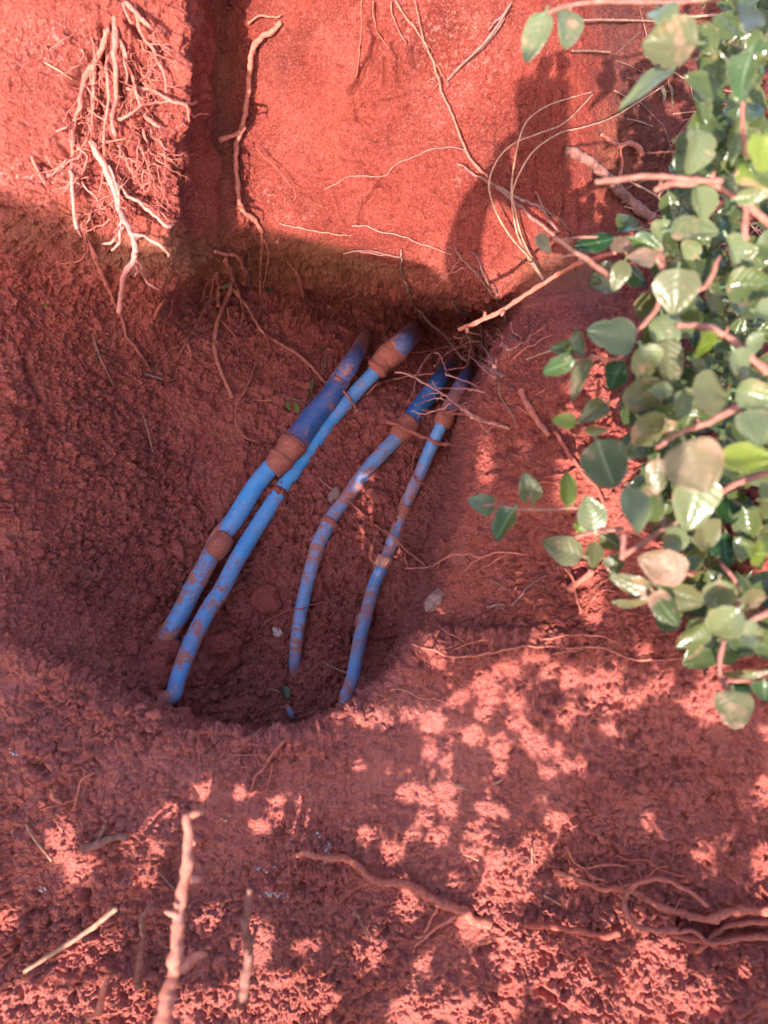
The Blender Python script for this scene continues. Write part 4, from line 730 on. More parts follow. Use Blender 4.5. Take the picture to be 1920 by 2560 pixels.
# ------------------------------------------------------------------ shrub on the right
def leaf_mat(name, front, back, dust, rough_=.32, trans=.25, spots=.5):
    front = (front[0] * .72, front[1] * .68, front[2] * .5); back = (back[0] * .72, back[1] * .68, back[2] * .55)
    m, n, b, N_, L_ = new_mat(name); tc = N_.new('ShaderNodeTexCoord').outputs['Object']
    t = nz(N_, L_, 26, 4, .7, tc); t2 = nz(N_, L_, 130, 4, .75, tc)
    geo = N_.new('ShaderNodeNewGeometry')
    c = ramp(N_, L_, t.outputs[0], [(.35, tuple(x * .7 for x in front)), (.65, front)]).outputs[0]
    ac = attr(N_, 'across'); ab = N_.new('ShaderNodeMath'); ab.operation = 'ABSOLUTE'; L_.new(ac, ab.inputs[0])
    # side veins: fine slanting lines
    al = attr(N_, 'along'); vv = N_.new('ShaderNodeMath'); vv.operation = 'MULTIPLY_ADD'; L_.new(ab.outputs[0], vv.inputs[0]); vv.inputs[1].default_value = -.25; L_.new(al, vv.inputs[2])
    v2 = N_.new('ShaderNodeMath'); v2.operation = 'MULTIPLY'; L_.new(vv.outputs[0], v2.inputs[0]); v2.inputs[1].default_value = 40
    v3 = N_.new('ShaderNodeMath'); v3.operation = 'SINE'; L_.new(v2.outputs[0], v3.inputs[0])
    vein = ramp(N_, L_, v3.outputs[0], [(.86, (0,) * 3), (1, (.26,) * 3)]).outputs[0]
    mid = ramp(N_, L_, ab.outputs[0], [(.02, (.8,) * 3), (.07, (0,) * 3)]).outputs[0]
    c = mix(N_, L_, c, tuple(min(1, x * 1.9 + .03) for x in front), vein); c = mix(N_, L_, c, tuple(min(1, x * 2.2 + .05) for x in front), mid)
    c = mix(N_, L_, c, mix(N_, L_, back, tuple(min(1, x * 1.5) for x in back), vein), geo.outputs['Backfacing'])
    dm = ramp(N_, L_, t.outputs[0], [(.62 - dust * .22, (0,) * 3), (.72 - dust * .22, (.6,) * 3)]).outputs[0]
    c = mix(N_, L_, c, (.42, .20, .15), dm)
    c = mix(N_, L_, c, (.40, .22, .15), ramp(N_, L_, t2.outputs[0], [(.61 , (0,) * 3), (.67, (spots,) * 3)]).outputs[0])
    edge = ramp(N_, L_, ab.outputs[0], [(.93, (0,) * 3), (1, (.25,) * 3)]).outputs[0]
    c = mix(N_, L_, c, (.45, .30, .22), edge)
    L_.new(c, b.inputs['Base Color']); b.inputs['Roughness'].default_value = rough_; b.inputs['Specular IOR Level'].default_value = .5
    bp = N_.new('ShaderNodeBump'); bp.inputs['Distance'].default_value = .0003; bp.inputs['Strength'].default_value = .25; L_.new(v3.outputs[0], bp.inputs['Height']); L_.new(bp.outputs[0], b.inputs['Normal'])
    tr = N_.new('ShaderNodeBsdfTranslucent'); tr.inputs[0].default_value = (front[0] * 2.6, min(1, front[1] * 2.8), front[2] * .8, 1)
    ms = N_.new('ShaderNodeMixShader'); ms.inputs[0].default_value = trans; out = N_['Material Output']
    L_.new(b.outputs[0], ms.inputs[1]); L_.new(tr.outputs[0], ms.inputs[2]); L_.new(ms.outputs[0], out.inputs[0])
    return m
LM = {'h': leaf_mat('hedge_leaf', (.03, .08, .03), (.08, .12, .06), 0, .4, .03), 'g': leaf_mat('green_leaf', (.018, .062, .016), (.09, .12, .05), .1, .2), 's': leaf_mat('grey_green_leaf', (.060, .108, .048), (.14, .17, .10), .18, .24, .12),
      'u': leaf_mat('olive_leaf', (.075, .105, .045), (.13, .135, .075), .35, .34), 'y': leaf_mat('yellow_green_leaf', (.13, .20, .025), (.20, .26, .05), .15, .4, .3),
      'd': leaf_mat('dusty_leaf', (.12, .14, .075), (.2, .16, .11), .5, .4), 'r': leaf_mat('brown_leaf', (.20, .12, .08), (.2, .12, .08), .5, .55),
      'k': leaf_mat('dark_leaf', (.018, .04, .018), (.06, .07, .04), .0, .3)}
def leaf_geo(L, W, fold=.18, curl=.12, tip=.5, hole=0, seed=0):
    """obovate leaf along +X from its stalk, blade in XY, normal +Z; returns verts, faces, across, along"""
    rr = random.Random(seed); nu, nv = 16, 10; V = []; F = []; ac = []; al = []; ph = rr.uniform(0, 6)
    for i in range(nu + 1):
        u = i / nu
        prof = (math.sin(math.pi * min(1, u) ** (.82 - .25 * tip)) ** .62) * (1 - .10 * u) if 0 < u < 1 else 0
        prof *= 1 + .04 * math.sin(9 * u + ph) + .02 * rr.uniform(-1, 1) - (rr.random() < .06) * .14
        for j in range(nv + 1):
            v = j / nv * 2 - 1; y = v * prof * W / 2; x = (u - 0) * L
            z = abs(v) * prof * W / 2 * fold - curl * L * (u - .3) ** 2 + .012 * L * math.sin(7 * u + 3 * v + ph) + .02 * L * math.sin(3.1 * v * u * 3 + ph)
            V.append((x, y, z)); ac.append(v); al.append(u)
    for i in range(nu):
        for j in range(nv):
            a = i * (nv + 1) + j; F.append((a, a + 1, a + nv + 2, a + nv + 1))
    n0 = len(V)                                                       # stalk
    for k in range(5):
        for s in range(5):
            th = 2 * math.pi * s / 5; V.append((-.13 * L * (1 - k / 4) + .02 * L * k / 4, .0009 * math.cos(th), .0009 * math.sin(th) - .004 * L * (4 - k))); ac.append(0); al.append(0)
    for k in range(4):
        for s in range(5): F.append((n0 + k * 5 + s, n0 + k * 5 + (s + 1) % 5, n0 + (k + 1) * 5 + (s + 1) % 5, n0 + (k + 1) * 5 + s))
    return V, F, ac, al
def leaf_frame(ang, tilt, roll):
    """axes for a leaf whose tip points at image angle ang (0 right, 90 down), tipped in depth by tilt, turned about its own rib by roll"""
    a = R_(ang); ax = Vector(RT) * math.cos(a) - Vector(UP) * math.sin(a); fw = Vector(FW)
    X = (ax * math.cos(tilt) + fw * math.sin(tilt)).normalized(); Zn = (-fw - X * (-fw).dot(X)).normalized(); Y = Zn.cross(X)
    Y, Zn = Y * math.cos(roll) + Zn * math.sin(roll), Zn * math.cos(roll) - Y * math.sin(roll)
    return X, Y, Zn
def put_leaf(cx, cy, L, W, ang, mat, t, seed, parent, name='leaf', fold=None, curl=None, back=None):
    rr = random.Random(seed * 7 + 1); Lm = L * PXM * t * .94; Wm = W * PXM * t * 1.04
    Lm *= rr.uniform(.9, 1.1); tilt = rr.uniform(-.6, .6); roll = rr.uniform(-.5, .5)
    if W < .45 * L: roll = rr.choice((-1, 1)) * .75; Wm *= 1.25
    Lm /= math.cos(tilt)
    X, Y, Zn = leaf_frame(ang, tilt, roll)
    if back: Zn = -Zn; Y = -Y
    V, F, ac, al = leaf_geo(Lm, Wm, fold if fold is not None else rr.uniform(.1, .5), curl if curl is not None else rr.uniform(-.25, .5), rr.uniform(.2, .7), 0, seed)
    c = at(cx, cy, t=t) - X * Lm * .5
    VV = [tuple(c + X * x + Y * y + Zn * z) for x, y, z in V]
    if parent is None: return VV, F, ac, al
    return link_mesh(name, VV, F, mat, parent, True, attrs={'across': ac, 'along': al})
random.seed(5)
shrub = empty('shrub', at(1980, 1500, t=.8)); tag(shrub, 'leafy green shrub with small oval leaves overhanging the pit from the right', 'shrub')
bpy.context.view_layer.update()
LV = '''1613,213,160,64,155,s,.56 1675,112,130,118,200,u,.52 1662,37,78,76,80,s,.56 1846,45,112,120,95,k,.44 1763,100,92,62,60,g,.6 1872,118,132,48,160,s,.54 1857,198,135,86,100,s,.52 1752,213,102,74,205,g,.58
1741,377,122,112,90,s,.56 1902,388,95,110,100,y,.5 1883,440,90,80,60,y,.53 1887,490,78,40,0,s,.54 1747,512,102,92,80,s,.58 1820,467,62,54,60,g,.62 1737,572,122,76,5,s,.60 1580,564,92,74,330,g,.68 1483,608,104,54,175,g,.70
1360,610,66,34,70,d,.66 1655,583,78,62,95,s,.62 1790,160,86,52,30,g,.62 1700,655,110,80,20,g,.66 1605,643,76,74,200,d,.58 1620,610,88,36,20,s,.60 1560,610,62,70,270,r,.62 1548,690,88,46,110,u,.62 1513,697,92,80,160,k,.68 1595,690,84,72,30,k,.68
1689,730,126,108,90,u,.57 1724,622,64,46,210,s,.6 1763,682,90,82,80,g,.62 1831,633,95,84,60,s,.58 1866,628,56,52,0,s,.6 1872,712,104,88,0,g,.58 1778,764,86,80,100,k,.64 1614,770,84,78,100,u,.66
1528,839,124,104,195,s,.58 1666,830,102,78,80,s,.60 1614,906,94,84,60,s,.57 1539,940,92,68,120,g,.62 1393,917,110,52,160,s,.60 1408,872,76,42,180,g,.66 1448,861,68,30,80,g,.64 1451,947,118,38,118,u,.60 1673,906,114,70,85,u,.60
1756,865,134,54,158,y,.55 1752,920,94,46,25,s,.58 1849,914,86,80,60,s,.55 1885,861,62,40,110,s,.56 1778,985,134,112,5,u,.54 1894,988,98,76,20,s,.53 1666,977,78,42,0,s,.58 1704,1015,78,52,110,s,.57 1610,995,104,102,60,u,.62 1621,1078,106,96,40,u,.59
1483,1030,96,56,150,u,.66 1410,1052,62,42,190,y,.64 1491,1074,58,26,0,u,.66 1515,1163,146,118,75,u,.56 1887,1071,104,84,90,s,.52 1740,1168,150,142,70,d,.50 1643,1192,96,58,90,u,.58 1583,1278,134,78,95,s,.52 1728,1254,130,118,90,s,.55
1477,1283,98,74,255,s,.62 1322,1220,88,60,250,s,.70 1419,1218,98,46,280,y,.66 1204,1259,80,60,205,s,.68 1260,1312,112,64,125,s,.64 1404,1372,102,72,200,u,.66 1482,1389,72,62,100,u,.66 1530,1355,66,52,30,u,.66 1682,1353,84,80,95,s,.60 1761,1341,92,92,60,u,.58
1814,1375,98,78,90,g,.62 1887,1385,82,64,180,y,.54 1877,1148,124,88,0,y,.54 1655,1413,134,92,200,r,.58 1583,1461,128,58,200,u,.60 1540,1413,64,58,90,u,.64 1583,1505,112,30,172,u,.60 1665,1524,102,64,60,u,.58 1713,1490,118,70,20,u,.60 1795,1485,90,82,80,s,.55
1809,1558,108,88,120,s,.53 1882,1587,94,68,10,s,.54 1882,1495,96,54,0,u,.56 1747,1568,80,44,150,u,.62 1836,1775,100,92,92,u,.56 1858,1717,66,28,0,g,.6 1872,1683,122,30,350,u,.58 1457,1307,50,38,300,y,.66 1911,1727,50,60,90,s,.58 1824,1278,76,62,90,g,.62
1925,620,90,80,10,g,.6 1925,790,100,80,10,s,.56 1935,1250,110,90,0,u,.56'''.split()
rr_ = random.Random(3)
for i, a in enumerate(LV):
    p = a.split(','); cx, cy, L, W_, an = map(float, p[:5])
    put_leaf(cx, cy, L, W_, an, LM[p[5]], float(p[6]), i, shrub, back=(p[5] in 'y' and i % 2 == 0) or rr_.random() < .2)
# the mass of leaves behind and beyond the frame
VV = []; FF = []; AC = []; AL = []
rg = random.Random(11)
for i in range(900):
    if i < 410:
        cx = rg.uniform(1560, 1960); cy = rg.uniform(-40, 1640)
        if cx < 1500 + abs(cy - 1050) * .22 + 60: continue
        t = rg.uniform(.60, .80)
    else: cx = rg.uniform(1970, 2900); cy = rg.uniform(-500, 1400) if i < 790 else rg.uniform(1200, 2100); t = rg.uniform(.5, .85)
    if 250 < cy < 520 and cx < 1700: continue
    L = rg.uniform(60, 120) * .62 / t; V, F, ac, al = put_leaf(cx, cy, L, L * rg.uniform(.55, .85), rg.uniform(0, 360), None, t, 500 + i, None)
    o_ = len(VV); VV += V; FF += [tuple(k + o_ for k in f) for f in F]; AC += ac; AL += al
fo = link_mesh('foliage', VV, FF, LM['g'], shrub, True, attrs={'across': AC, 'along': AL}); fo['kind'] = 'stuff'
def branch(pts, r0, r1, ts, name='branch', mat=M_BARKS, knobs=0):
    mb = MB(); C = trace(mb, pts, r0, r1, ts=ts, wob=.0012, lump=.12, seg=9)
    for _ in range(knobs):
        i = random.randrange(1, len(C) - 1); hair(mb, C[i], Vector(UP), .008, .0016, 1)
    o = mb.build(name, mat); return o
BR = [('1490,455 1560,448 1640,440 1720,450 1800,455', 6, 8, .55), ('1635,478 1670,460 1740,462', 6, 7, .55), ('1855,240 1856,330 1868,395', 5, 7, .56), ('1862,480 1862,600', 8, 8, .58), ('1383,592 1450,638 1540,700', 5, 9, .66), ('1360,650 1400,645 1440,635', 3, 3, .66),
      ('1548,900 1575,860 1600,820 1640,775 1650,745', 5, 7, .6), ('1690,812 1760,815 1830,850 1880,900 1920,930', 8, 12, .57), ('1640,1120 1700,1080 1760,1060 1850,1010 1880,960', 5, 12, .57), ('1262,1262 1290,1272 1360,1274 1450,1268', 4, 5, .68),
      ('1435,1343 1500,1328 1560,1322', 5, 6, .64), ('1550,1395 1620,1350 1700,1300 1830,1215 1930,1180', 6, 9, .60), ('1800,1410 1838,1450 1845,1500 1860,1560', 5, 5, .57), ('1812,1600 1795,1660 1805,1700 1815,1730 1835,1790', 6, 5, .58),
      ('1400,600 1460,592 1560,596', 3, 4, .7), ('1650,745 1720,735 1770,710 1800,640', 7, 6, .6), ('1640,640 1660,690 1650,745', 7, 7, .58), ('1655,640 1665,700', 4, 5, .6), ('1560,1330 1555,1400', 7, 7, .55), ('1700,1240 1690,1180', 4, 4, .56), ('1740,440 1880,520 1990,640', 7, 12, .6), ('1880,960 1960,1000', 12, 16, .57),
      ('1930,1180 2000,1240', 9, 14, .6), ('1860,1560 1980,1500', 6, 14, .6), ('1805,1700 1900,1690 2000,1600', 5, 12, .6), ('1320,1235 1330,1270', 2.5, 2.5, .69), ('1420,1240 1432,1268', 2.5, 2.5, .68), ('1210,1265 1262,1262 1255,1290', 3, 3, .67), ('1450,950 1475,900 1548,900', 3, 4, .62)]
for s_, a_, b_, t_ in BR:
    o = branch(P0(s_), a_, b_, t_, knobs=2); o.parent = shrub
o = branch(P0('1990,640 2050,1000 1990,1300 1980,1500 2000,1700'), 22, 30, [.62, .64, .66, .75, .95], 'trunk', M_WOOD); o.parent = shrub
for o in list(COL.objects):
    if o.parent == shrub: o.matrix_parent_inverse = shrub.matrix_world.inverted()
# sprig with the twin leaves at the top
sp = branch(P0('1368,32 1400,20 1440,10 1500,4 1560,4 1640,6 1740,0 1900,-40'), 5, 6, [.585, .585, .585, .58, .58, .58, .58, .58], 'sprig'); tag(sp, 'slim twig carrying two hanging leaves in front of the lit wall top', 'twig')
put_leaf(1338, 95, 136, 72, 112, LM['s'], .585, 901, sp, fold=.12, curl=.0); put_leaf(1417, 76, 136, 78, 100, LM['s'], .585, 902, sp, fold=.3, curl=.0)
for p_ in (('1368,32 1355,38 1352,45',), ('1418,15 1425,20 1423,28',)):
    branch(P0(p_[0]), 2.4, 2.4, .585, 'stalk').parent = sp
# ------------------------------------------------------------------ fallen leaves and litter
def fallen(label, px, py, L, W, ang, mat, lift=.006, seed=1, cat='dead leaf', group=None, name='fallen_leaf'):
    p, n, t = hit(px, py); rr = random.Random(seed); Lm, Wm = L * PXM * t, W * PXM * t
    a = R_(ang); X = Vector(RT) * math.cos(a) - Vector(UP) * math.sin(a); X = (X - n * X.dot(n) + n * rr.uniform(-.3, .4)).normalized(); Zn = (n - X * n.dot(X)).normalized(); Y = Zn.cross(X)
    V, F, ac, al = leaf_geo(Lm, Wm, rr.uniform(.2, .6), rr.uniform(-.2, .5), .5, 0, seed); c = p + n * lift - X * Lm * .5
    o = link_mesh(name, [tuple(c + X * x + Y * y + Zn * z) for x, y, z in V], F, mat, None, True, attrs={'across': ac, 'along': al}); tag(o, label, cat, group); return o
fallen('small pale cupped leaf lodged among the roots under the block corner', 556, 682, 36, 30, 20, LM['d'], .02, 3)
fallen('small green leaf standing on the soil left of the dark blue sleeve', 793, 978, 42, 22, 100, LM['u'], .014, 4, 'leaf')
fallen('pink curled dry leaf touching the dark blue sleeve', 800, 1003, 50, 16, 155, LM['d'], .012, 5)
fallen('tiny yellow sprout leaf beside the twig left of the sleeve', 731, 1018, 34, 12, 60, LM['y'], .012, 6, 'leaf'); fallen('tiny yellow leaf twin pointing downward left of the sleeve', 740, 1028, 30, 12, 75, LM['y'], .01, 7, 'leaf')
fallen('olive curled leaf on the pit floor near the rim', 708, 1745, 34, 26, 80, LM['u'], .016, 8, 'leaf'); root('stem', 'thin bent stem beside the olive leaf near the rim', M_STRAW, [T(R5('1155,42 1190,42 1215,60'), 2, 1.6, lift=[.012, .02, .018], wob=.0003)], cat='stem')
fallen('grey dry bark flake standing behind the dark blue sleeve', 800, 885, 60, 12, 300, LM['r'], .012, 9); fallen('narrow grey flake beside the standing bark flake', 806, 905, 44, 9, 280, LM['r'], .01, 10)
root('twig', 'thin grey twig lying left of the pink dry leaf', M_ROOTG, [T(PZ('635,345 700,370 800,400'), 2, 1.6, lift=.006, wob=.0004)], cat='twig')
fallen('green leaf fleck on the shaded slope under the ledge', 676, 730, 22, 9, 0, LM['g'], .004, 12, 'leaf'); fallen('yellow leaf fleck on the far left slope', 109, 758, 16, 9, 90, LM['y'], .004, 13, 'leaf')
fallen('folded pale leaf on the litter at the upper right', 1768, 275, 50, 26, 40, LM['s'], .015, 14); fallen('long pale brown dead leaf under the shrub branches', 1820, 400, 80, 30, 130, LM['d'], .02, 15)
rg = random.Random(31)
for i in range(46):
    x = rg.uniform(1640, 1930); y = rg.uniform(170, 860); fallen('dry brown leaf among the litter under the shrub', x, y, rg.uniform(20, 60), rg.uniform(8, 26), rg.uniform(0, 360), rg.choice((LM['d'], LM['r'], LM['r'])), rg.uniform(.004, .02), 100 + i, group='dead leaves littering the slope under the shrub')
for i in range(70):
    x = rg.uniform(1540, 1920); y = rg.uniform(10, 640) if i < 50 else rg.uniform(500, 900); a = rg.uniform(0, 3.14); l = rg.uniform(20, 75); a = rg.gauss(.15, .5) if i % 2 else a
    if x < 1500 + y * .22: continue
    root('pine_needle', 'dry pine needle in the litter under the shrub', rg.choice((M_NEEDLE, M_NEEDLE, M_STRAW, M_ROOTG)), [T([(x - l * math.cos(a), y - l * math.sin(a)), (x, y), (x + l * math.cos(a), y + l * math.sin(a) + 4)], 1.8, 1.4, lift=[.006, .014, .01], wob=.0002)], cat='pine needle', group='pine needles littering the slope under the shrub')
for lb, s_ in [('long pale dry stalk crossing the top right corner', '1535,0 1600,20 1690,45 1640,40 1790,38 1925,40'), ('reddish straight straw across the top right soil', '1440,52 1520,50 1640,53'), ('pale slanting straw above the crossing stalk', '1530,2 1580,22 1650,45'), ('short straw at the wall edge beneath the twin leaves', '1430,127 1480,128 1525,131'), ('long thin straw below the thick grey stick', '1575,455 1640,490 1700,550')]:
    root('straw', lb, M_STRAW, [T(P0(s_) if 'crossing' not in lb else P0('1695,46 1790,38 1925,41'), 3, 2.6, lift=[.03, .035, .03], wob=.0003)], cat='straw')
# ------------------------------------------------------------------ the photographer (behind the camera, seen only as a shadow)
def sp_(X, Y, s): return Vector(CP + E1 * X + E2 * Y - SD * s)
def skin(name, chains, mat, parent=None, sub=2):
    """chains: list of [(point, radius)...]; chains share a vertex where they share a point"""
    verts = []; rad = []; edges = []; idx = {}
    for ch in chains:
        prev = None
        for p, r in ch:
            k = tuple(round(c, 5) for c in p)
            if k not in idx: idx[k] = len(verts); verts.append(p); rad.append(r)
            if prev is not None and prev != idx[k]: edges.append((prev, idx[k]))
            prev = idx[k]
    me = bpy.data.meshes.new(name); me.from_pydata([tuple(v) for v in verts], edges, []); o = bpy.data.objects.new(name, me); COL.objects.link(o)
    md = o.modifiers.new('skin', 'SKIN'); sv = me.skin_vertices[0].data if me.skin_vertices else None
    if sv is None: 
        me.skin_vertices  # layer is made with the modifier on first evaluation
    bpy.context.view_layer.objects.active = o
    if not me.skin_vertices: bpy.ops.mesh.customdata_skin_add()
    for i, r in enumerate(rad): me.skin_vertices[0].data[i].radius = (r, r) if not isinstance(r, tuple) else r
    me.skin_vertices[0].data[0].use_root = True; md.use_smooth_shade = True
    o.modifiers.new('sub', 'SUBSURF').levels = sub; o.modifiers['sub'].render_levels = sub
    me.materials.append(mat)
    if parent: o.parent = parent
    return o
M_SKIN = simple('skin', (.42, .23, .16), (.38, .20, .14), 60, .5, .0002); M_SHIRT = simple('blue_cotton', (.10, .14, .22), (.08, .11, .18), 300, .9, .0005); M_TROU = simple('dark_cotton', (.05, .05, .06), (.04, .04, .05), 300, .9, .0005); M_HAIR = simple('dark_hair', (.02, .015, .012), (.03, .02, .015), 200, .6, .001)
FWv, UPv, RTv = Vector(FW), Vector(UP), Vector(RT)
def cx_(x, y, z): return CV + RTv * x + UPv * y + FWv * z             # camera axes, z forward
# phone
ph = MB()
def rbox(mb, x0, x1, y0, y1, z0, z1, r=.009):
    out = []
    for (qx, qy, a0) in ((x1 - r, y1 - r, 0), (x0 + r, y1 - r, 90), (x0 + r, y0 + r, 180), (x1 - r, y0 + r, 270)):
        for k in range(5): a = R_(a0 + k * 22.5); out.append((qx + r * math.cos(a), qy + r * math.sin(a)))
    n = len(out); V = [cx_(x, y, z0) for x, y in out] + [cx_(x, y, z1) for x, y in out]
    F = [tuple(range(n)), tuple(range(2 * n - 1, n - 1, -1))] + [(i, (i + 1) % n, n + (i + 1) % n, n + i)[::-1] for i in range(n)]; mb.add(V, F)
M_PH = simple('phone_glass', (.02, .02, .022), (.018, .018, .02), 50, .2, 0); 
rbox(ph, -.060, .019, -.118, .042, -.014, -.005); pho = ph.build('phone', M_PH, None, False); tag(pho, 'dark phone held up in both hands of the crouching photographer', 'phone')
m2 = MB(); rbox(m2, -.057, .016, -.114, .038, -.0155, -.0142, .007); m2.build('screen', M_PH, pho, False)
Lsh, Rsh = sp_(-.52, -.46, .40), sp_(-.22, -.44, .45); neck = (Lsh + Rsh) / 2 + Vector((0, -.01, .03)); pel = sp_(-.74, -.77, .42); chest = neck * .6 + pel * .4 + Vector((0, .02, 0))
head = sp_(-.36, -.37, .36)
Lel, Rel = sp_(-.085, -.31, .2), sp_(.095, -.215, .2); Lw1 = sp_(-.124, -.205, .12); Lw = sp_(-.108, -.125, .06); Rw = sp_(.045, -.15, .06)
Lpalm = sp_(-.072, -.085, .03); Rpalm = sp_(.0, -.115, .035)
def fingers(palm, base_dir, side, reach, n=4, back=.016):
    ch = []
    for k in range(n):
        b = palm + side * ((k - 1.9) * .017) + base_dir * .02; m_ = b + base_dir * .022 + FWv * (.012 if k < 5 else 0); l = (.85, 1, .93, .75)[k]
        ch.append([(palm, .018), (b, .011), (m_, .0085), (m_ + reach * .022 * l + FWv * .004, .0075), (m_ + reach * .04 * l + FWv * .001, .006)])
    return ch
kneeL = pel + Vector((-.12, .36, -.05)); kneeR = pel + Vector((.10, .34, -.05)); gz = lambda v: v
hipL = pel + Vector((-.09, 0, -.02)); hipR = pel + Vector((.09, 0, -.02)); GZ = max(pel.z - .50, .26)
kneeL.z = GZ + .09; kneeR.z = GZ + .09
kneeL.y = kneeR.y = pel.y + .10
ankL = Vector((kneeL.x, pel.y - .25, GZ + .03)); ankR = Vector((kneeR.x, pel.y - .25, GZ + .03))
chains = [[(pel, (.15, .11)), (chest, (.15, .11)), (neck, (.06, .06)), (neck * .5 + head * .5, .055), (head + Vector((0, 0, -.03)), .075), (head + Vector((0, -.01, .05)), .085)],
  [(neck, (.06, .06)), (Lsh, .055), ((Lsh + Lel) / 2, .045), (Lel, .037), (Lw1, .033), (Lw, .024), (Lpalm, .02)], [(neck, (.06, .06)), (Rsh, .055), ((Rsh + Rel) / 2, .045), (Rel, .037), (Rw, .026), (Rpalm, .021)],
  [(pel, (.15, .11)), (hipL, .085), (kneeL, .055), (ankL, .035), (ankL + Vector((0, -.14, -.0)), .025)], [(pel, (.15, .11)), (hipR, .085), (kneeR, .055), (ankR, .035), (ankR + Vector((0, -.14, 0)), .025)]]
chains += fingers(Lpalm, RTv * .5 + UPv * .0 + FWv * .4, UPv, RTv) + [[(Lpalm, .02), (Lpalm + UPv * .03 - FWv * .02, .011), (Lpalm + UPv * .05 - FWv * .02 + RTv * .02, .008)]]
chains += fingers(Rpalm, UPv * .6 - RTv * .2 + FWv * .4, RTv, UPv * .6 - RTv * .4) + [[(Rpalm, .021), (Rpalm + RTv * .03 - FWv * .02, .011), (Rpalm + RTv * .03 + UPv * .025 - FWv * .022, .008)]]
person = skin('person', chains, M_SKIN); tag(person, 'crouching photographer in a blue shirt holding a phone up in both hands', 'person')
skin('shirt', [[(pel + Vector((0, 0, .02)), (.165, .125)), (chest, (.165, .125)), (neck, (.075, .075))], [(neck, (.075, .075)), (Lsh, .07), ((Lsh + Lel) / 2, .056)], [(neck, (.075, .075)), (Rsh, .07), ((Rsh + Rel) / 2, .056)]], M_SHIRT, person)
skin('trousers', [[(pel, (.16, .125)), (hipL, .1), (kneeL, .068), (ankL, .046)], [(pel, (.16, .125)), (hipR, .1), (kneeR, .068), (ankR, .046)]], M_TROU, person)
hb = MB(); hb.ball(head + Vector((0, -.02, .045)), .098, 3, (.92, 1.05, .95), .06); hb.build('hair', M_HAIR, person)
fb = MB(); fb.ball(head + Vector((0, .085, .0)), .014, 2, (.8, 1, 1.3), .05); fb.build('nose', M_SKIN, person)
# ------------------------------------------------------------------ unseen hedge by the photographer: leaves placed by lit_mask to shape the shade
EL = np.array([float(v) for v in '''61,1810,42,26,0 150,1868,22,15,0 538,1781,36,28,0 441,1803,15,10,0 654,1775,12,7,0 799,1804,17,8,0 509,1981,20,19,0 692,2010,22,15,0 692,2042,15,12,0 648,2070,24,17,0 599,1983,16,12,0 87,2001,34,26,0 150,2105,36,52,0 197,2175,35,32,0 365,2195,30,20,0 388,2128,18,17,0 917,2087,23,16,0
897,1919,17,9,0 12,2300,22,32,0 231,2377,78,30,-20 139,2423,28,14,0 640,2360,36,60,0 767,2371,42,15,-10 920,2383,42,42,0 87,2520,110,46,0 290,2510,100,50,0 480,2530,80,44,0 694,2500,150,66,0 520,2307,34,22,0 23,1897,32,20,0 926,1798,36,20,0 885,1778,15,10,0 370,1715,14,6,0
1024,1787,28,10,0 1082,1804,32,26,0 969,1810,16,9,0 1148,1746,32,14,-30 1215,1717,34,30,-30 1215,1764,40,20,-50 1290,1752,22,19,0 1183,1839,26,22,0 1073,1885,19,15,0 1296,1810,32,18,20 1336,1862,34,26,40 1359,1879,18,19,0 1394,1879,13,12,0 1249,1868,22,30,0 1249,1926,16,15,0 1116,1908,16,11,0 1368,1934,23,13,0 1417,1914,14,10,-30 1449,1920,19,12,0
1423,1787,38,17,-45 1524,1824,19,15,0 1478,1746,11,28,0 1585,1749,22,19,0 1649,1714,42,19,-20 1631,1833,13,13,0 1021,1984,32,20,0 1076,1995,38,19,0 1116,1978,24,17,0 1116,2024,26,15,20 1232,2030,42,19,15 1061,2050,19,18,-40 1096,2094,30,15,-20 1200,2094,40,20,15 1032,2088,16,14,0 1368,2047,9,17,0 1397,2053,15,20,0 1429,2059,11,14,0 1388,2082,10,9,0 1345,2099,13,8,0 1380,2125,16,9,0
977,2134,28,25,0 1620,2053,11,28,0 1330,2134,36,36,0 1301,2169,38,34,-50 1249,2157,34,28,0 1180,2140,24,16,0 1128,2203,18,15,0 1759,2134,30,19,0 1909,2180,26,70,0 1915,1978,20,42,0 1243,2232,46,56,0 1018,2267,28,42,0 1220,2285,64,56,0 1180,2320,40,34,0 1417,2198,32,14,20 1377,2296,18,15,0 1307,2375,74,36,40 1365,2425,120,52,40 1261,2423,46,24,60 1278,2490,30,50,0 1440,2485,90,60,30
1654,2394,64,46,30 1597,2452,60,50,0 1741,2493,60,48,30 1643,2530,100,40,0 1423,2319,30,12,0 1562,2313,62,19,0 1863,2432,22,15,0 1058,2412,21,14,0 1047,2530,76,38,0 1157,2530,52,34,0 1220,2545,66,30,0 1215,1170,18,46,0 1209,1072,9,32,0 1238,968,18,20,0 1307,1124,9,24,0 1365,1593,42,15,-10 1084,1622,24,32,0 1096,1657,15,13,0 1267,1680,32,20,0 1376,1680,26,15,-30 1614,1633,18,18,0 1330,1645,34,11,0 1718,1604,22,14,0 1500,1060,24,16,0 1718,1437,20,14,0
30,1565,28,24,0 1310,2240,24,20,0 1500,2540,60,30,0 30,1590,20,20,0 185,1690,34,12,20 858,1765,14,10,0 867,1700,7,20,0 856,1752,22,34,0'''.replace(' ', ',').replace('\n', ',').split(',')]).reshape(-1, 5)
BX = [-900, 0, 150, 330, 450, 560, 640, 850, 960, 1060, 1180, 1240, 1290, 1340, 1440, 1500]; BYv = [430, 470, 545, 612, 622, 575, 560, 614, 634, 655, 735, 782, 705, 662, 645, 640]
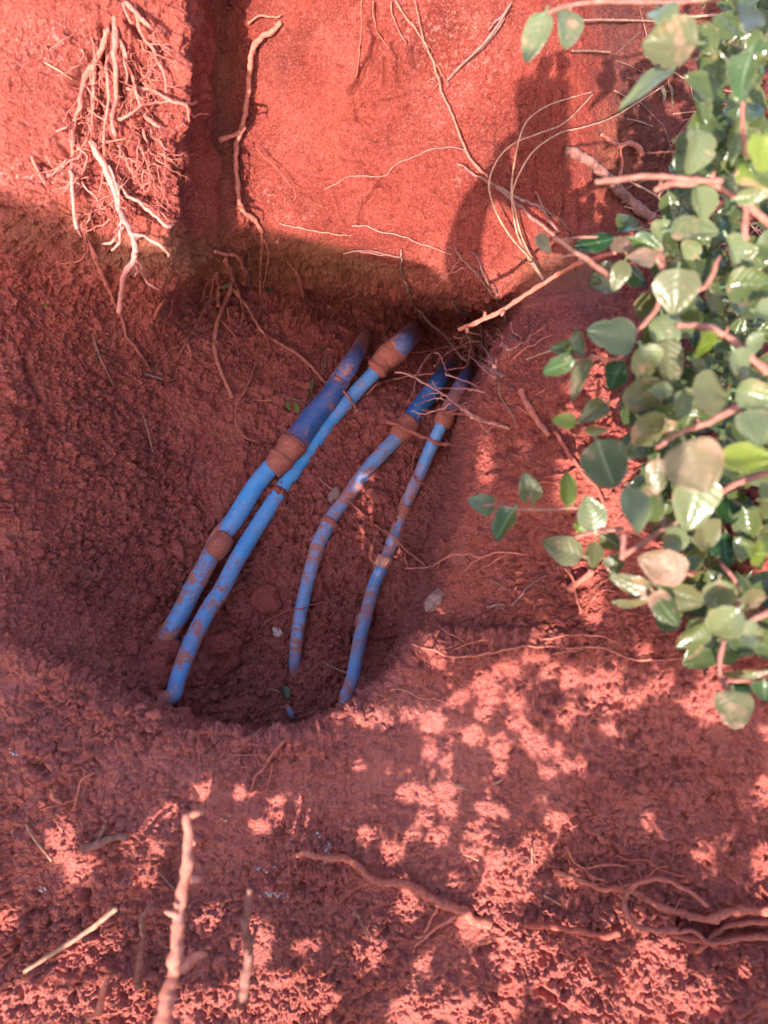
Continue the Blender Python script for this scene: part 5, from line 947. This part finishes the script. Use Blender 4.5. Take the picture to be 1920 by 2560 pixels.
def lit_mask(px, py):
    m = py < np.interp(px, BX, BYv)
    m |= (px > 1520) & (py < 1330)
    for x, y, rx, ry, a in EL:
        a = math.radians(a); dx, dy = px - x, py - y; u = dx * math.cos(a) + dy * math.sin(a); v = -dx * math.sin(a) + dy * math.cos(a)
        m |= (u / rx) ** 2 + (v / ry) ** 2 < 1.0
    return m
STUBS = [(R5('680,1560 735,1320 772,1050 815,760 812,585'), [.57, .59, .61, .63, .643], 15), (R5('1060,1340 1070,1180'), [.735, .72], 10), (R5('300,1135 505,985'), [.78, .775], 8)]  # gaps left in the hedge so that sun reaches these stubs
def make_shade():
    Pd = G2.reshape(-1, 3); px, py, _ = project(Pd); q = Pd - CP; X = q @ E1; Y = q @ E2; s = q @ SD
    sel = (px > -500) & (px < 2500) & (py > -500) & (py < 3200); Pd, px, py, X, Y, s = Pd[sel], px[sel], py[sel], X[sel], Y[sel], s[sel]
    RES = .0025; X0, X1, Y0, Y1 = -1.25, .95, -1.12, .35; nx, ny = int((X1 - X0) / RES), int((Y1 - Y0) / RES)
    ix = ((X - X0) / RES).astype(int); iy = ((Y - Y0) / RES).astype(int); ok = (ix >= 0) & (ix < nx) & (iy >= 0) & (iy < ny)
    ix, iy, px, py, s = ix[ok], iy[ok], px[ok], py[ok], s[ok]; o = np.argsort(-s)          # nearest to the sun written last
    M = np.full((ny, nx), -1, np.int8); M[iy[o], ix[o]] = lit_mask(px, py)[o]
    for pts, ts_, rp in STUBS:
        for (xa, ya), (xb, yb), ta, tb in zip(pts, pts[1:], ts_, ts_[1:]):
            for k in range(12):
                f = k / 11; t_ = ta + (tb - ta) * f; X_ = (xa + (xb - xa) * f - ANTI[0]) * t_ / FPX; q_ = np.array(at(xa + (xb - xa) * f, ya + (yb - ya) * f, t=t_)) - CP; X_, Y_ = q_ @ E1, q_ @ E2
                r_ = rp * t_ / FPX; j0, j1 = int((X_ - r_ - X0) / RES), int((X_ + r_ - X0) / RES) + 1; i0, i1 = int((Y_ - r_ - Y0) / RES), int((Y_ + r_ - Y0) / RES) + 1
                M[max(i0, 0):i1, max(j0, 0):j1] = 1
    # unknown cells: shade when low, free elsewhere
    for _ in range(5):
        U = M < 0
        for sh in ((0, 1), (1, 0), (0, -1), (-1, 0)):
            R = np.roll(M, sh, (0, 1)); M = np.where((M < 0) & (R >= 0), R, M)
    yy = Y0 + RES * (np.arange(ny) + .5)[:, None] + np.zeros((1, nx)); xx = X0 + RES * (np.arange(nx) + .5)[None] + np.zeros((ny, 1))
    M = np.where(M < 0, np.where(yy < -.25, 0, 1), M)
    M = np.where((xx > .05) & (yy > -.42) & (yy < .4), 1, M)                               # the open side where the shrub catches the sun
    nn_ = (vnoise(np.stack([xx.ravel(), yy.ravel(), 0 * xx.ravel()], 1), .035, 8)).reshape(xx.shape); M = np.where((xx > .08) & (yy > -.62) & (yy < -.40) & (nn_ > .4), 1, M)
    lit = M == 1; cov = np.zeros((ny, nx), bool); rg = np.random.default_rng(3)
    u = np.linspace(-1, 1, 7); UU, VV_ = np.meshgrid(u, u); k = UU ** 2 + VV_ ** 2 <= 1.01; UU, VV_ = UU[k], VV_[k]
    V = []; F = []; 
    for ps, (n, L, tol) in enumerate([(5600, .021, .03), (12000, .012, .04), (30000, .0058, .08), (36000, .0036, .16)]):
        todo = np.argwhere(~lit & ~cov) if ps else np.argwhere(~lit)
        if len(todo) == 0: break
        pick = todo[rg.integers(0, len(todo), n)]
        for (jy, jx) in pick:
            if ps and cov[jy, jx]: continue
            cx = X0 + (jx + rg.random()) * RES; cy = Y0 + (jy + rg.random()) * RES; a = rg.random() * 6.283; l = L * rg.uniform(.8, 1.25); w_ = l * rg.uniform(.6, .85)
            du = (UU * l * math.cos(a) - VV_ * w_ * math.sin(a)); dv = (UU * l * math.sin(a) + VV_ * w_ * math.cos(a))
            gx = ((cx + du - X0) / RES).astype(int); gy = ((cy + dv - Y0) / RES).astype(int); inn = (gx >= 0) & (gx < nx) & (gy >= 0) & (gy < ny)
            gx, gy = gx[inn], gy[inn]
            if len(gx) == 0 or lit[gy, gx].mean() > tol: continue
            cov[gy, gx] = True; low = cy < -.50 and (cx > -.42 or cy < -1.2); dep = -((.02 if low else .95) + rg.uniform(0, .10))  # low leaves added close to the ground to sharpen the sun spots
            o = len(V); tx, ty = rg.normal(0, .35, 2)
            for (p_, q_) in ((-1, 0), (-.6, .62), (0, 1), (.6, .72), (1, 0), (.6, -.72), (0, -1), (-.6, -.62)):
                dx = p_ * l * math.cos(a) - q_ * w_ * math.sin(a); dy = p_ * l * math.sin(a) + q_ * w_ * math.cos(a)
                V.append(tuple(CP + E1 * (cx + dx) + E2 * (cy + dy) + SD * (dep + dx * tx + dy * ty)))
            F.append(tuple(range(o, o + 8)))
    print('hedge leaves', len(F), 'uncovered', (~lit & ~cov).mean())
    hedge = empty('hedge', tuple(CP - SD * 1.05 - np.array([.2, 0, 1.4]))); tag(hedge, 'unseen leafy hedge by the photographer, leaves placed to cast dapples', 'hedge'); bpy.context.view_layer.update()
    f = link_mesh('foliage', V, F, LM['h'], hedge, False); f['kind'] = 'stuff'
    for bx in (-1.1, -.92, .62):
        mb = MB(); pts = [Vector(CP + E1 * bx + E2 * (-1.5) - SD * 1.05), Vector(CP + E1 * (bx + .03) + E2 * -.95 - SD * .98), Vector(CP + E1 * (bx - .03) + E2 * -.6 - SD * .98), Vector(CP + E1 * (bx + .02) + E2 * -.42 - SD * .98)]
        C, _ = spline(pts, .03); mb.tube(C, [.012 - .008 * i / len(C) for i in range(len(C))], 7, .1); mb.build('stem', M_WOOD, hedge)
    for o_ in list(COL.objects):
        if o_.parent == hedge: o_.matrix_parent_inverse = hedge.matrix_world.inverted()
make_shade()
